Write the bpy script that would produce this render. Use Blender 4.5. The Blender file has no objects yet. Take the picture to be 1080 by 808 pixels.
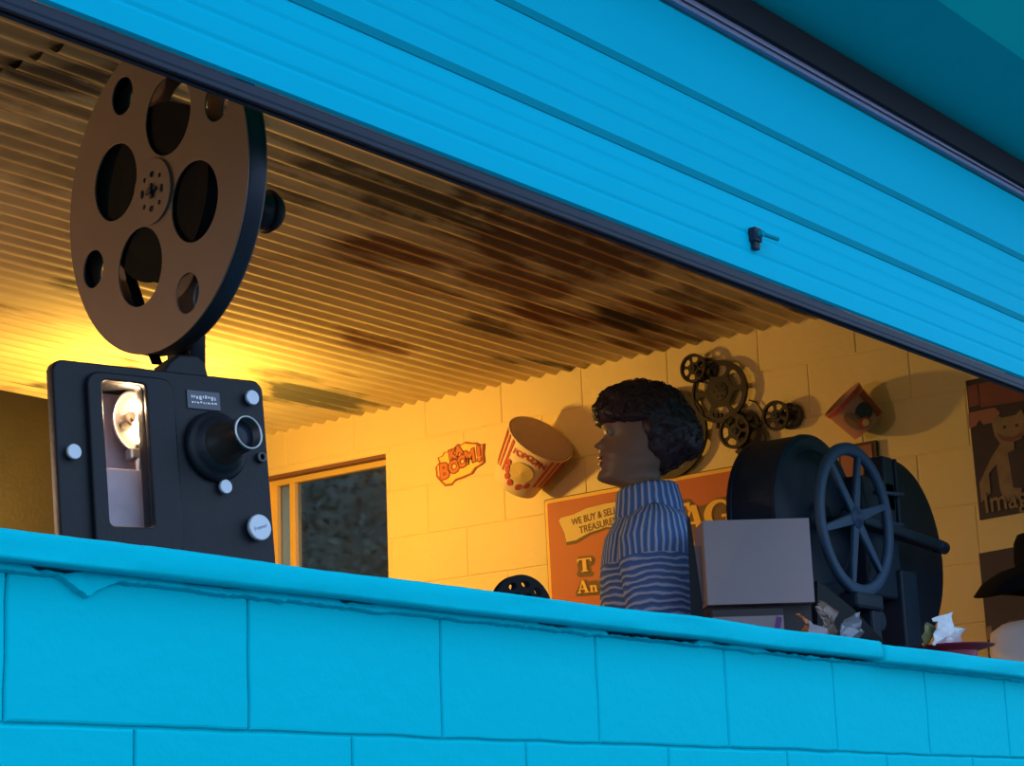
import bpy, bmesh, math, random
from math import sin, cos, pi, radians
from mathutils import Vector, Matrix, noise
random.seed(7)
SC = bpy.context.scene
COL = SC.collection

# ------------------------------------------------------------------ camera
def cam_basis():
    v1 = (1660.0, 436.0); v2 = (-340.0, -9004.0)
    f = math.sqrt(-(v1[0]*v2[0]+v1[1]*v2[1]))
    X = Vector((v1[0], -v1[1], -f)).normalized()
    Z = Vector((v2[0], -v2[1], -f)).normalized()
    Y = Z.cross(X)
    return f, Matrix((X, Y, Z))          # rows: world axes in camera coords
F, CB = cam_basis()
def ray(px, py):
    return CB @ Vector(((px-540)/F, -(py-404)/F, -1.0))
def onY(px, py, y): r = ray(px, py); return r*(y/r.y)
def onX(px, py, x): r = ray(px, py); return r*(x/r.x)
def onZ(px, py, z): r = ray(px, py); return r*(z/r.z)
cam = bpy.data.objects.new('camera', bpy.data.cameras.new('camera'))
COL.objects.link(cam)
cam.matrix_world = CB.to_4x4()
cam.data.sensor_width = 36; cam.data.lens = F/1080*36
cam.data.clip_start = 0.05; cam.data.clip_end = 200
SC.camera = cam
WX = 6.3          # right-hand wall plane
CEIL = 1.86
TOP = 0.445       # counter top

# ------------------------------------------------------------------ materials
def rgb(h):
    h = h.lstrip('#'); v = [int(h[i:i+2], 16)/255 for i in (0, 2, 4)]
    return tuple((c/12.92 if c <= .04045 else ((c+.055)/1.055)**2.4) for c in v)
STAINS = []
def mat(name, col, rough=.6, metal=0., var=.12, vs=8., bump=0., bs=60., spec=.4, trans=0., emit=None, es=0., coat=0.):
    m = bpy.data.materials.new(name); m.use_nodes = True
    nt = m.node_tree; b = nt.nodes['Principled BSDF']
    if isinstance(col, str): col = rgb(col)
    b.inputs['Roughness'].default_value = rough; b.inputs['Metallic'].default_value = metal
    b.inputs['Specular IOR Level'].default_value = spec
    b.inputs['Coat Weight'].default_value = coat
    if trans: b.inputs['Transmission Weight'].default_value = trans
    tc = nt.nodes.new('ShaderNodeTexCoord')
    n = nt.nodes.new('ShaderNodeTexNoise'); n.inputs['Scale'].default_value = vs; n.inputs['Detail'].default_value = 6
    nt.links.new(tc.outputs['Object'], n.inputs['Vector'])
    mx = nt.nodes.new('ShaderNodeMix'); mx.data_type = 'RGBA'
    mx.inputs['A'].default_value = (*[c*(1-var) for c in col], 1); mx.inputs['B'].default_value = (*[min(1, c*(1+var)) for c in col], 1)
    nt.links.new(n.outputs['Fac'], mx.inputs['Factor']); nt.links.new(mx.outputs['Result'], b.inputs['Base Color'])
    if bump:
        n2 = nt.nodes.new('ShaderNodeTexNoise'); n2.inputs['Scale'].default_value = bs; n2.inputs['Detail'].default_value = 5
        nt.links.new(tc.outputs['Object'], n2.inputs['Vector'])
        bp = nt.nodes.new('ShaderNodeBump'); bp.inputs['Strength'].default_value = bump; bp.inputs['Distance'].default_value = .01
        nt.links.new(n2.outputs['Fac'], bp.inputs['Height']); nt.links.new(bp.outputs['Normal'], b.inputs['Normal'])
    if emit:
        b.inputs['Emission Color'].default_value = (*emit, 1); b.inputs['Emission Strength'].default_value = es
    return m
BLUE = (0.0, .60, .72)
M = dict(
    bluewall=mat('turquoise_wall_paint', BLUE, .7, var=.03, vs=2.5, bump=.22, bs=30, spec=.02),
    blueshut=mat('turquoise_shutter_paint', (0.0, .57, .80), .6, var=.03, vs=3, bump=.03, bs=20, spec=.03),
    bluegroove=mat('shutter_joint', (0.0, .31, .42), .7, var=.1, spec=.03),
    teal=mat('teal_housing_paint', (0.0, .50, .52), .75, var=.05, vs=3, spec=.03),
    rubber=mat('navy_rubber_seal', (.010, .022, .045), .6, var=.2, vs=20),
    rail=mat('grey_rail', (.28, .28, .42), .45, metal=.3),
    dark=mat('slot_dark', (.01, .012, .02), .8),
    wallin=mat('yellow_cream_wall_paint', (.82, .62, .28), .55, var=.05, vs=3, bump=.25, bs=30, spec=.35),
    wood=mat('dark_brown_board', (.016, .011, .009), .6, var=.6, vs=5, bump=.2),
    plaster=mat('dull_plaster', (.35, .28, .2), .8, var=.15),
    floor=mat('grey_concrete_floor', (.2, .18, .16), .8, var=.2, vs=4),
    ground=mat('asphalt', (.08, .08, .085), .9, var=.3, vs=20, bump=.4),
    counter=mat('worn_counter', (.22, .17, .12), .5, var=.2, vs=6),
    black=mat('projector_black_enamel', (.010, .012, .018), .45, var=.2, vs=30, bump=.08, bs=120, spec=.28),
    black2=mat('machine_black_paint', (.008, .017, .034), .5, var=.25, vs=14, bump=.06, bs=80, spec=.28),
    wheel=mat('machine_wheel_paint', (.028, .06, .115), .5, var=.15, vs=14, spec=.3),
    bronze=mat('reel_brown_metal', (.19, .125, .095), .5, metal=.35, var=.08, vs=10, bump=.03, bs=150),
    rimdark=mat('reel_dark_rim', (.03, .035, .05), .4, metal=.5),
    film=mat('black_film', (.003, .003, .004), .6, var=.3, vs=50, spec=.05),
    chrome=mat('pale_knob_metal', (.62, .66, .74), .4, metal=.25, var=.03),
    steel=mat('steel_ring', (.45, .45, .46), .3, metal=.9),
    plate=mat('maker_plate', (.10, .10, .12), .35, metal=.6),
    barrel=mat('lens_barrel', (.035, .028, .026), .35, metal=.4),
    lensglass=mat('lens_glass', (.008, .014, .03), .3, spec=.3),
    lining=mat('lamp_house_lining', (.42, .36, .42), .55, metal=.15, var=.2, vs=30),
    skin=mat('mannequin_brown_skin', (.20, .115, .085), .45, var=.06, spec=.45),
    hair=mat('dark_curly_hair', (.030, .014, .022), .5, var=.5, vs=60, spec=.45),
    white=mat('eye_white', (.22, .19, .17), .15),
    lips=mat('mannequin_lips', (.25, .07, .05), .4),
    card=mat('grey_cardboard', (.30, .245, .27), .8, var=.05, vs=9, bump=.05),
    carddk=mat('cardboard_gap_shade', (.06, .05, .055), .85),
    paper=mat('white_paper', (.72, .74, .78), .8, var=.03),
    purple=mat('purple_stripe', (.16, .05, .2), .7),
    orange=mat('orange_scrap', (.6, .2, .05), .6),
    brownplastic=mat('brown_wrapper', (.16, .09, .07), .3, spec=.7),
    silver=mat('silver_wrapper', (.22, .23, .28), .35, metal=.5),
    olive=mat('olive_wrap', (.3, .28, .12), .6),
    redtray=mat('red_plastic', (.35, .04, .08), .35),
    art=mat('dark_bronze_metal_art', (.035, .026, .02), .5, metal=.2, var=.2, vs=30),
    signred=mat('sign_rust_orange', (.50, .115, .03), .55, var=.05, vs=6),
    signdk=mat('sign_brown_shadow', (.16, .075, .02), .6),
    signye=mat('sign_yellow', (.85, .48, .06), .5, var=.04),
    signcream=mat('sign_cream', (.72, .50, .16), .55, var=.04),
    signedge=mat('sign_edge', (.08, .04, .02), .6),
    boomred=mat('sticker_orange_red', (.62, .17, .05), .5),
    boomdk=mat('sticker_dark_line', (.28, .05, .03), .6),
    boomye=mat('sticker_yellow', (.85, .58, .12), .5),
    bucket=mat('bucket_cream', (.80, .60, .34), .6, var=.05),
    bucketin=mat('bucket_cover_mauve', (.52, .36, .34), .75, var=.1, vs=25, bump=.1),
    red=mat('bucket_red', (.50, .07, .05), .55),
    pink=mat('cup_pink_red', (.44, .22, .17), .55, var=.35, vs=14),
    cupdk=mat('cup_dark_print', (.03, .035, .05), .5),
    frameyel=mat('window_frame_yellow', (.72, .45, .12), .5, var=.06),
    leaf=mat('leaf_green', (.055, .085, .065), .7, var=.6, vs=2),
    headshade=mat('head_shade_brown', (.20, .085, .05), .7),
    bark=mat('bark', (.04, .03, .02), .9),
    pdark=mat('poster_dark', (.035, .018, .02), .45, var=.5, vs=9),
    pred=mat('poster_dull_red', (.19, .05, .035), .45, var=.4, vs=10),
    ptan=mat('poster_tan', (.25, .15, .08), .45, var=.45, vs=16),
    pink2=mat('poster_pink', (.32, .12, .08), .45, var=.2, vs=10),
    hat=mat('black_felt', (.006, .006, .009), .9, var=.3, spec=.1),
    shirt=mat('white_shirt', (.66, .60, .62), .8, var=.04),
    lampshade=mat('lamp_metal', (.3, .3, .3), .4, metal=.6),
    navyplastic=mat('black_plastic', (.007, .008, .011), .6, spec=.15),
)
# glass with a real pane behaviour
def glass(name, tint, rough, alpha_mix):
    m = bpy.data.materials.new(name); m.use_nodes = True; nt = m.node_tree; nt.nodes.clear()
    o = nt.nodes.new('ShaderNodeOutputMaterial'); t = nt.nodes.new('ShaderNodeBsdfRefraction' if rough > .2 else 'ShaderNodeBsdfTransparent'); t.inputs[0].default_value = (*tint, 1)
    if rough > .2: t.inputs['Roughness'].default_value = .16; t.inputs['IOR'].default_value = 1.06
    g = nt.nodes.new('ShaderNodeBsdfGlossy'); g.inputs['Roughness'].default_value = rough; g.inputs[0].default_value = (.8, .85, .9, 1)
    mx = nt.nodes.new('ShaderNodeMixShader'); mx.inputs[0].default_value = alpha_mix
    tc = nt.nodes.new('ShaderNodeTexCoord'); n = nt.nodes.new('ShaderNodeTexNoise'); n.inputs['Scale'].default_value = 7; n.inputs['Detail'].default_value = 5
    nt.links.new(tc.outputs['Object'], n.inputs['Vector'])
    mr = nt.nodes.new('ShaderNodeMapRange'); mr.inputs['To Min'].default_value = alpha_mix*.6; mr.inputs['To Max'].default_value = alpha_mix*1.5
    nt.links.new(n.outputs['Fac'], mr.inputs['Value']); nt.links.new(mr.outputs['Result'], mx.inputs[0])
    nt.links.new(t.outputs[0], mx.inputs[1]); nt.links.new(g.outputs[0], mx.inputs[2]); nt.links.new(mx.outputs[0], o.inputs['Surface'])
    return m
M['glass'] = glass('dusty_window_glass', (.85, .9, .95), .25, .07)
M['doorglass'] = glass('lamp_door_glass', (.95, .92, .95), .12, .12)
M['bulb'] = mat('glowing_bulb', (1, .8, .5), .3, emit=(1, .62, .28), es=26)

# corrugated, rusty galvanised sheet
def sheet_mat():
    m = mat('rusty_galvanised_sheet', (.5, .4, .3), .5, metal=.25)
    nt = m.node_tree; b = nt.nodes['Principled BSDF']
    tc = nt.nodes.new('ShaderNodeTexCoord')
    def nz(scale, mp, detail=5, dist=0.):
        mpn = nt.nodes.new('ShaderNodeMapping'); mpn.inputs['Scale'].default_value = mp[0]; mpn.inputs['Location'].default_value = mp[1]
        n = nt.nodes.new('ShaderNodeTexNoise'); n.inputs['Scale'].default_value = scale; n.inputs['Detail'].default_value = detail; n.inputs['Distortion'].default_value = dist
        nt.links.new(tc.outputs['Object'], mpn.inputs[0]); nt.links.new(mpn.outputs[0], n.inputs['Vector']); return n
    def ramp(n, a, c):
        r = nt.nodes.new('ShaderNodeMapRange'); r.inputs['From Min'].default_value = a; r.inputs['From Max'].default_value = c
        nt.links.new(n.outputs['Fac'], r.inputs['Value']); return r
    def mix(fac, A, B):
        x = nt.nodes.new('ShaderNodeMix'); x.data_type = 'RGBA'
        nt.links.new(fac.outputs[0], x.inputs['Factor'])
        for k, v in (('A', A), ('B', B)):
            if isinstance(v, tuple): x.inputs[k].default_value = (*v, 1)
            else: nt.links.new(v.outputs['Result'], x.inputs[k])
        return x
    base = mix(ramp(nz(3, ((1, 2, 1), (3, 1, 0))), .3, .7), (.64, .50, .28), (.78, .64, .38))
    # rust zones (broad) broken up by streaks along the corrugations
    big = nz(.8, ((.8, 1.2, 1), (1.7, 6.3, 0)), 3, .3)
    streak = nz(6, ((.35, 5, 1), (0, 0, 0)), 4)
    add = nt.nodes.new('ShaderNodeMath'); add.operation = 'MULTIPLY_ADD'; add.inputs[1].default_value = .42
    nt.links.new(streak.outputs['Fac'], add.inputs[0]); nt.links.new(big.outputs['Fac'], add.inputs[2])
    r1 = nt.nodes.new('ShaderNodeMapRange'); r1.inputs['From Min'].default_value = .80; r1.inputs['From Max'].default_value = .90
    nt.links.new(add.outputs[0], r1.inputs['Value'])
    rusted = mix(r1, base, (.24, .11, .06))
    big2 = nz(1.1, ((.8, 1.3, 1), (8.2, 2.2, 0)), 3, .3)
    add2 = nt.nodes.new('ShaderNodeMath'); add2.operation = 'MULTIPLY_ADD'; add2.inputs[1].default_value = .35
    nt.links.new(streak.outputs['Fac'], add2.inputs[0]); nt.links.new(big2.outputs['Fac'], add2.inputs[2])
    r2 = nt.nodes.new('ShaderNodeMapRange'); r2.inputs['From Min'].default_value = .79; r2.inputs['From Max'].default_value = .85
    nt.links.new(add2.outputs[0], r2.inputs['Value'])
    fin = mix(r2, rusted, (.10, .09, .075))
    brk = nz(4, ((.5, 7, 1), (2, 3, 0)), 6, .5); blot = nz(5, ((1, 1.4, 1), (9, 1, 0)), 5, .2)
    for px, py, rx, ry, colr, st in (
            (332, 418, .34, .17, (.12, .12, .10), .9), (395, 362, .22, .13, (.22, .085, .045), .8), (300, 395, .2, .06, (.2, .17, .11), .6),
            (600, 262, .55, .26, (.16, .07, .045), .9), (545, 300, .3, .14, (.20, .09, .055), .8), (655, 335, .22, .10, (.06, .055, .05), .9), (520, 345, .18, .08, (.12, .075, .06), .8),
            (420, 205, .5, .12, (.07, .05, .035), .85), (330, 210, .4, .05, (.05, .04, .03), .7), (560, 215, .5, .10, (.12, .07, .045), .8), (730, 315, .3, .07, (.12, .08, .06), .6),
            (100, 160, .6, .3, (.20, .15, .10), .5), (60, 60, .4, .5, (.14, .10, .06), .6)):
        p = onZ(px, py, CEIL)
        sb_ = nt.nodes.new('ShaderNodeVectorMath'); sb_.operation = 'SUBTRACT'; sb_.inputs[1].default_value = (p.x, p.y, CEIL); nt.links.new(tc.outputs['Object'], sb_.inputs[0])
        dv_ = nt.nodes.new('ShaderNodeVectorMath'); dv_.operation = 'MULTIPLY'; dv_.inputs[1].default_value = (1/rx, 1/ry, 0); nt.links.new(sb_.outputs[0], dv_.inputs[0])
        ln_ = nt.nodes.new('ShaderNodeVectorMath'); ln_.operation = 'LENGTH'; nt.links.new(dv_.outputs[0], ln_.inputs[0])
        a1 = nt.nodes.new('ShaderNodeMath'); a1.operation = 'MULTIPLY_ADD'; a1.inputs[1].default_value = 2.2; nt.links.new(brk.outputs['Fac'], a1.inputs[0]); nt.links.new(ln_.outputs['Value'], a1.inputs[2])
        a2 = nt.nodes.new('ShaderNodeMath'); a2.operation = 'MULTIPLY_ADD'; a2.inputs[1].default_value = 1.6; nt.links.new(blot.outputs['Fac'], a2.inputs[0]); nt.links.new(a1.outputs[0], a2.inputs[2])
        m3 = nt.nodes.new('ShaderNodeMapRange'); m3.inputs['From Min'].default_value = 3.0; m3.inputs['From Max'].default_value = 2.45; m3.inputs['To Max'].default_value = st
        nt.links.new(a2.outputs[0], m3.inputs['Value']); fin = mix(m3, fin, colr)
    nt.links.new(fin.outputs['Result'], b.inputs['Base Color'])
    b.inputs['Roughness'].default_value = .6; b.inputs['Specular IOR Level'].default_value = .3
    b.inputs['Metallic'].default_value = .05
    return m
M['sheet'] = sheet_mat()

# knitted jumper: u,v in metres on the UV map; ribs upright on yoke and collar, bands across below
def knit_mat(name, vertical):
    m = mat(name, (.1, .2, .4), .9, spec=.1); nt = m.node_tree; b = nt.nodes['Principled BSDF']
    uv = nt.nodes.new('ShaderNodeUVMap'); sep = nt.nodes.new('ShaderNodeSeparateXYZ'); nt.links.new(uv.outputs[0], sep.inputs[0])
    n = nt.nodes.new('ShaderNodeTexNoise'); n.inputs['Scale'].default_value = 14; nt.links.new(uv.outputs[0], n.inputs['Vector'])
    def band(out, period, amt):
        a = nt.nodes.new('ShaderNodeMath'); a.operation = 'MULTIPLY_ADD'; a.inputs[1].default_value = amt; nt.links.new(n.outputs['Fac'], a.inputs[0]); nt.links.new(out, a.inputs[2])
        s = nt.nodes.new('ShaderNodeMath'); s.operation = 'MULTIPLY'; s.inputs[1].default_value = 2*pi/period; nt.links.new(a.outputs[0], s.inputs[0])
        c = nt.nodes.new('ShaderNodeMath'); c.operation = 'COSINE'; nt.links.new(s.outputs[0], c.inputs[0])
        return c
    if vertical == 1: c = band(sep.outputs['X'], .0175, .010)
    elif vertical == 0: c = band(sep.outputs['Y'], .0175, .016)
    else:
        cv = band(sep.outputs['X'], .0175, .012); ch = band(sep.outputs['Y'], .0185, .03)
        lt = nt.nodes.new('ShaderNodeMath'); lt.operation = 'GREATER_THAN'; lt.inputs[1].default_value = -.37; nt.links.new(sep.outputs['Y'], lt.inputs[0])
        c = nt.nodes.new('ShaderNodeMix'); c.data_type = 'FLOAT'
        nt.links.new(lt.outputs[0], c.inputs['Factor']); nt.links.new(ch.outputs[0], c.inputs['A']); nt.links.new(cv.outputs[0], c.inputs['B'])
    mr = nt.nodes.new('ShaderNodeMapRange'); mr.inputs['From Min'].default_value = -.1; mr.inputs['From Max'].default_value = 1
    nt.links.new(c.outputs[0], mr.inputs['Value'])
    mx = nt.nodes.new('ShaderNodeMix'); mx.data_type = 'RGBA'; mx.inputs['A'].default_value = (.08, .17, .46, 1); mx.inputs['B'].default_value = (.44, .50, .74, 1)
    nt.links.new(mr.outputs[0], mx.inputs['Factor']); nt.links.new(mx.outputs['Result'], b.inputs['Base Color'])
    bp = nt.nodes.new('ShaderNodeBump'); bp.inputs['Strength'].default_value = .6; bp.inputs['Distance'].default_value = .004
    nt.links.new(c.outputs[0], bp.inputs['Height']); nt.links.new(bp.outputs['Normal'], b.inputs['Normal'])
    return m
M['knitV'] = knit_mat('knit_upright_ribs', 1)
M['knit'] = knit_mat('knit_banded', 2)
M['knitH'] = knit_mat('knit_sleeve', 0)

# ------------------------------------------------------------------ helpers
def link(name, me, m, parent=None, smooth=False):
    o = bpy.data.objects.new(name, me); COL.objects.link(o)
    if m is not None and not me.materials: me.materials.append(m)
    if smooth:
        for p in me.polygons: p.use_smooth = True
    if parent: o.parent = parent
    return o
def obj(name, bm, m, parent=None, smooth=False, M4=None):
    bmesh.ops.recalc_face_normals(bm, faces=bm.faces[:])
    me = bpy.data.meshes.new(name); bm.to_mesh(me); bm.free()
    o = link(name, me, m, parent, smooth)
    if M4 is not None: o.matrix_local = M4
    return o
def tag(o, label, cat, group=None):
    o['label'] = label; o['category'] = cat
    if group: o['group'] = group
    return o
def struct(o): o['kind'] = 'structure'; return o
def empty(name, M4, label, cat, group=None):
    o = bpy.data.objects.new(name, None); COL.objects.link(o); o.empty_display_size = .05
    o.matrix_world = M4 if isinstance(M4, Matrix) else Matrix.Translation(M4)
    return tag(o, label, cat, group)
def box(bm, c, s, bev=0., rot=None):
    r = bmesh.ops.create_cube(bm, size=1)
    T = Matrix.Translation(c) @ (rot.to_4x4() if rot else Matrix()) @ Matrix.Diagonal((*s, 1))
    bmesh.ops.transform(bm, matrix=T, verts=r['verts'])
    if bev:
        es = {e for v in r['verts'] for e in v.link_edges}
        bmesh.ops.bevel(bm, geom=list(es), offset=bev, segments=2, affect='EDGES', profile=.5)
def lathe(bm, prof, T=Matrix(), seg=48, close=False):
    """prof: (radius, height) along local z"""
    rings = []
    for r, h in prof:
        rings.append([bm.verts.new(T @ Vector((r*cos(2*pi*k/seg), r*sin(2*pi*k/seg), h))) for k in range(seg)] if r > 1e-6 else [bm.verts.new(T @ Vector((0, 0, h)))])
    pairs = list(zip(rings[:-1], rings[1:])) + ([(rings[-1], rings[0])] if close else [])
    for a, b in pairs:
        for k in range(seg):
            k2 = (k+1) % seg
            if len(a) == 1 and len(b) == 1: continue
            if len(a) == 1: bm.faces.new((a[0], b[k], b[k2]))
            elif len(b) == 1: bm.faces.new((a[k], a[k2], b[0]))
            else: bm.faces.new((a[k], a[k2], b[k2], b[k]))
def axis(p0, p1):
    p0, p1 = Vector(p0), Vector(p1); d = p1-p0
    return Matrix.Translation(p0) @ d.to_track_quat('Z', 'Y').to_matrix().to_4x4(), d.length
def cyl(bm, p0, p1, r, r2=None, seg=24, bev=0.):
    T, L = axis(p0, p1); r2 = r if r2 is None else r2
    pr = [(0, 0), (r, 0), (r2, L), (0, L)] if not bev else [(0, 0), (r-bev, 0), (r, bev), (r2, L-bev), (r2-bev, L), (0, L)]
    lathe(bm, pr, T, seg)
def tube(bm, pts, r, seg=8):
    pts = [Vector(p) for p in pts]; rings = []
    for i, p in enumerate(pts):
        d = (pts[min(i+1, len(pts)-1)]-pts[max(i-1, 0)]).normalized()
        q = d.to_track_quat('Z', 'Y').to_matrix()
        rr = r[i] if isinstance(r, (list, tuple)) else r
        rings.append([bm.verts.new(p + q @ Vector((rr*cos(2*pi*k/seg), rr*sin(2*pi*k/seg), 0))) for k in range(seg)])
    for a, b in zip(rings[:-1], rings[1:]):
        for k in range(seg): bm.faces.new((a[k], a[(k+1) % seg], b[(k+1) % seg], b[k]))
    bm.faces.new(rings[0]); bm.faces.new(rings[-1])
def curve_mesh(polys, thick, bevel=0.):
    """flat shape in xy with holes, as a solid plate, centred on z=0"""
    cu = bpy.data.curves.new('c', 'CURVE'); cu.dimensions = '2D'; cu.fill_mode = 'BOTH'; cu.extrude = thick/2-bevel
    cu.bevel_depth = bevel; cu.bevel_resolution = 1
    for P in polys:
        s = cu.splines.new('POLY'); s.points.add(len(P)-1); s.use_cyclic_u = True
        for k, p in enumerate(P): s.points[k].co = (p[0], p[1], 0, 1)
    return _bake(cu)
def _bake(cu):
    o = bpy.data.objects.new('c', cu); COL.objects.link(o); bpy.context.view_layer.update()
    me = bpy.data.meshes.new_from_object(o.evaluated_get(bpy.context.evaluated_depsgraph_get()))
    bpy.data.objects.remove(o); bpy.data.curves.remove(cu)
    me.materials.clear()
    return me
def text_mesh(s, size, ext, off=0., shear=0., space=1.):
    cu = bpy.data.curves.new('t', 'FONT'); cu.body = s; cu.size = size; cu.extrude = ext; cu.offset = off; cu.shear = shear
    cu.align_x = 'CENTER'; cu.align_y = 'CENTER'; cu.space_character = space; cu.resolution_u = 3
    return _bake(cu)
def circ(cx, cy, r, n=40, ry=None, rot=0.):
    ry = r if ry is None else ry
    return [(cx+r*cos(2*pi*k/n)*cos(rot)-ry*sin(2*pi*k/n)*sin(rot), cy+r*cos(2*pi*k/n)*sin(rot)+ry*sin(2*pi*k/n)*cos(rot)) for k in range(n)]
def wedge(a0, a1, r0, r1, n=6, rc=.12):
    """rounded window between two spokes"""
    P = []
    am, ah, rm, rh = (a0+a1)/2, (a1-a0)/2, (r0+r1)/2, (r1-r0)/2
    for k in range(28):
        t = 2*pi*k/28; c, s = cos(t), sin(t)
        e = .55
        x = math.copysign(abs(c)**e, c); y = math.copysign(abs(s)**e, s)
        P.append(((rm+rh*x)*cos(am+ah*y), (rm+rh*x)*sin(am+ah*y)))
    return P
def wallM(px, py, off=0., rot=0., X=WX):
    """frame on the right-hand wall: x along the wall towards the street, y up, z into the room"""
    p = onX(px, py, X-off)
    R = Matrix(((0, 0, -1), (-1, 0, 0), (0, 1, 0)))
    return Matrix.Translation(p) @ R.to_4x4() @ Matrix.Rotation(rot, 4, 'Z')
def wuv(px, py, o):
    p = onX(px, py, WX); return (-(p.y-o.y), p.z-o.z)
def wall_plate(name, pxs, off, thick, m, parent=None, holes=(), origin=None):
    """an outline on the wall (photo points carried onto the wall plane), a plate of real thickness"""
    o = onX(*(origin or pxs[0]), WX)
    me = curve_mesh([[wuv(x, y, o) for x, y in pxs]] + [[wuv(x, y, o) for x, y in h] for h in holes], thick)
    ob = link(name, me, m)
    R = Matrix(((0, 0, -1), (-1, 0, 0), (0, 1, 0))).to_4x4()
    W = Matrix.Translation((WX-off, o.y, o.z)) @ R
    if parent: ob.parent = parent; ob.matrix_local = parent.matrix_world.inverted() @ W
    else: ob.matrix_world = W
    return ob
def put(ob, parent, W):
    ob.parent = parent; ob.matrix_local = parent.matrix_world.inverted() @ W; return ob

def clip_rects(r, holes):
    out = [r]
    for h in holes:
        nxt = []
        for a0, a1, b0, b1 in out:
            if a1 <= h[0] or a0 >= h[1] or b1 <= h[2] or b0 >= h[3]: nxt.append((a0, a1, b0, b1)); continue
            if b1 > h[3]: nxt.append((a0, a1, h[3], b1))
            if b0 < h[2]: nxt.append((a0, a1, b0, h[2]))
            c0, c1 = max(b0, h[2]), min(b1, h[3])
            if a0 < h[0]: nxt.append((a0, h[0], c0, c1))
            if a1 > h[1]: nxt.append((h[1], a1, c0, c1))
        out = nxt
    return out
def block_face(bm, rects, mp, gap=.0022, bev=.004, depth=.005, sub=True):
    for a0, a1, b0, b1 in rects:
        if a1-a0 < .02 or b1-b0 < .02: continue
        j = random.uniform(-.0008, .0008)
        rings = []
        for g, d in ((gap, -depth), (gap+bev*.4, -.0012), (gap+bev, j)):
            n = 10; m_ = 5; P = []
            A0, A1, B0, B1 = a0+g, a1-g, b0+g, b1-g
            for k in range(n): P.append((A0+(A1-A0)*k/n, B0))
            for k in range(m_): P.append((A1, B0+(B1-B0)*k/m_))
            for k in range(n): P.append((A1-(A1-A0)*k/n, B1))
            for k in range(m_): P.append((A0, B1-(B1-B0)*k/m_))
            w = .0022
            rings.append([bm.verts.new(mp(a+w*noise.noise((a*17, b*17, 3)), b+w*noise.noise((a*15, b*19, 9)), d)) for a, b in P])
        for r0, r1 in zip(rings[:-1], rings[1:]):
            L = len(r0)
            for k in range(L): bm.faces.new((r0[k], r0[(k+1) % L], r1[(k+1) % L], r1[k]))
        bm.faces.new(rings[-1])

# ------------------------------------------------------------------ setting: street side
bm = bmesh.new()
rects = []
z1 = .381; row = 0
joints0 = [1.596+.4225*k for k in range(-9, 16)]
while z1 > -1.6:
    off = 0 if row % 2 == 0 else .2125
    for k in range(len(joints0)-1): rects.append((joints0[k]+off, joints0[k+1]+off, max(z1-.2, -1.6), z1 - (.012 if row == 0 else 0)))
    z1 -= .2; row += 1
def mpF(a, b, d): return (a, 2.0-d, b)
block_face(bm, rects, mpF, gap=.0015, bev=.0045, depth=.0045)
box(bm, (2.4, 2.0795, -.6195), (8.6, .147, 1.96))        # core behind the joints
wf = struct(obj('wall_front', bm, M['bluewall']))
# piers and lintel round the opening (street wall goes on outside the picture)
bm = bmesh.new()
box(bm, (-.95, 2.0785, 1.4), (1.9, .148, 2.06)); box(bm, (6.15, 2.0785, 1.4), (1.1, .148, 2.06)); box(bm, (2.8, 2.10, 2.1), (5.6, .1, .66))
struct(obj('trim_1', bm, M['bluewall']))

def sill(x0, x1, zo, name):
    bm = bmesh.new(); n = int((x1-x0)/.02); prof = [(1.9715, -.0375), (1.9668, -.0345), (1.966, -.031), (1.9655, -.018), (1.966, -.006), (1.9668, -.002), (1.9715, 0.001), (2.06, .002), (2.17, .002), (2.17, -.035)]
    rings = []
    for i in range(n+1):
        x = x0+(x1-x0)*i/n; r = []
        for k, (y, z) in enumerate(prof):
            a = .0035 if k < 7 else .001
            r.append(bm.verts.new((x, y + a*noise.noise((x*4, k*.35, 1))+.0012*noise.noise((x*30, k*.8, 5)), .4135+zo+z + .0028*noise.noise((x*3, k*.2, 7))+.0008*noise.noise((x*25, k, 2)))))
        rings.append(r)
    for a, b in zip(rings[:-1], rings[1:]):
        for k in range(len(prof)): bm.faces.new((a[k], a[(k+1) % len(prof)], b[(k+1) % len(prof)], b[k]))
    bm.faces.new(rings[0]); bm.faces.new(rings[-1])
    return struct(obj(name, bm, M['bluewall'], smooth=True))
XJ = onY(931, 680, 1.968).x
sill(-.6, XJ-.004, 0, 'trim_2'); sill(XJ+.004, 6.2, -.006, 'trim_3')
# ragged filler between sill and blocks, broken away in places
bm = bmesh.new()
cracks = [(onY(a, b, 2).x, onY(c, d, 2).x, w) for a, b, c, d, w in ((630, 660, 735, 672, 1.0), (745, 675, 770, 678, .7), (800, 682, 925, 690, 1.0), (25, 592, 90, 600, .8), (560, 652, 600, 655, .6), (180, 605, 262, 612, .35), (350, 628, 395, 633, .5))]
n = 1300; ra = []
for i in range(n+1):
    x = -.6+6.8*i/n
    nz = noise.noise((x*9, 2, 0)); nf = noise.noise((x*45, 0, 4)); n3 = noise.noise((x*120, 0, 9))
    gap = 0
    for a, b, w in cracks:
        if a < x < b: gap = max(gap, w*min(1, (x-a)/.02, (b-x)/.02)*(.75+.5*nf))
    top = .3785 - .0105*max(0, gap) - .0012*abs(n3)
    bot = .366 - .006*abs(nz) - .005*abs(nf) - .002*n3
    if abs(x-onY(88, 618, 2).x) < .05: bot -= .022*(1-abs(x-onY(88, 618, 2).x)/.05)
    yo = 1.991 + .003*nf
    ra.append([bm.verts.new(v) for v in ((x, 2.02, top), (x, yo+.003, top), (x, yo-.002, (top+bot)/2+.002*nf), (x, yo-.001, bot+.003), (x, 2.0005, bot), (x, 2.004, bot+.001), (x, 2.02, bot))])
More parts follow.
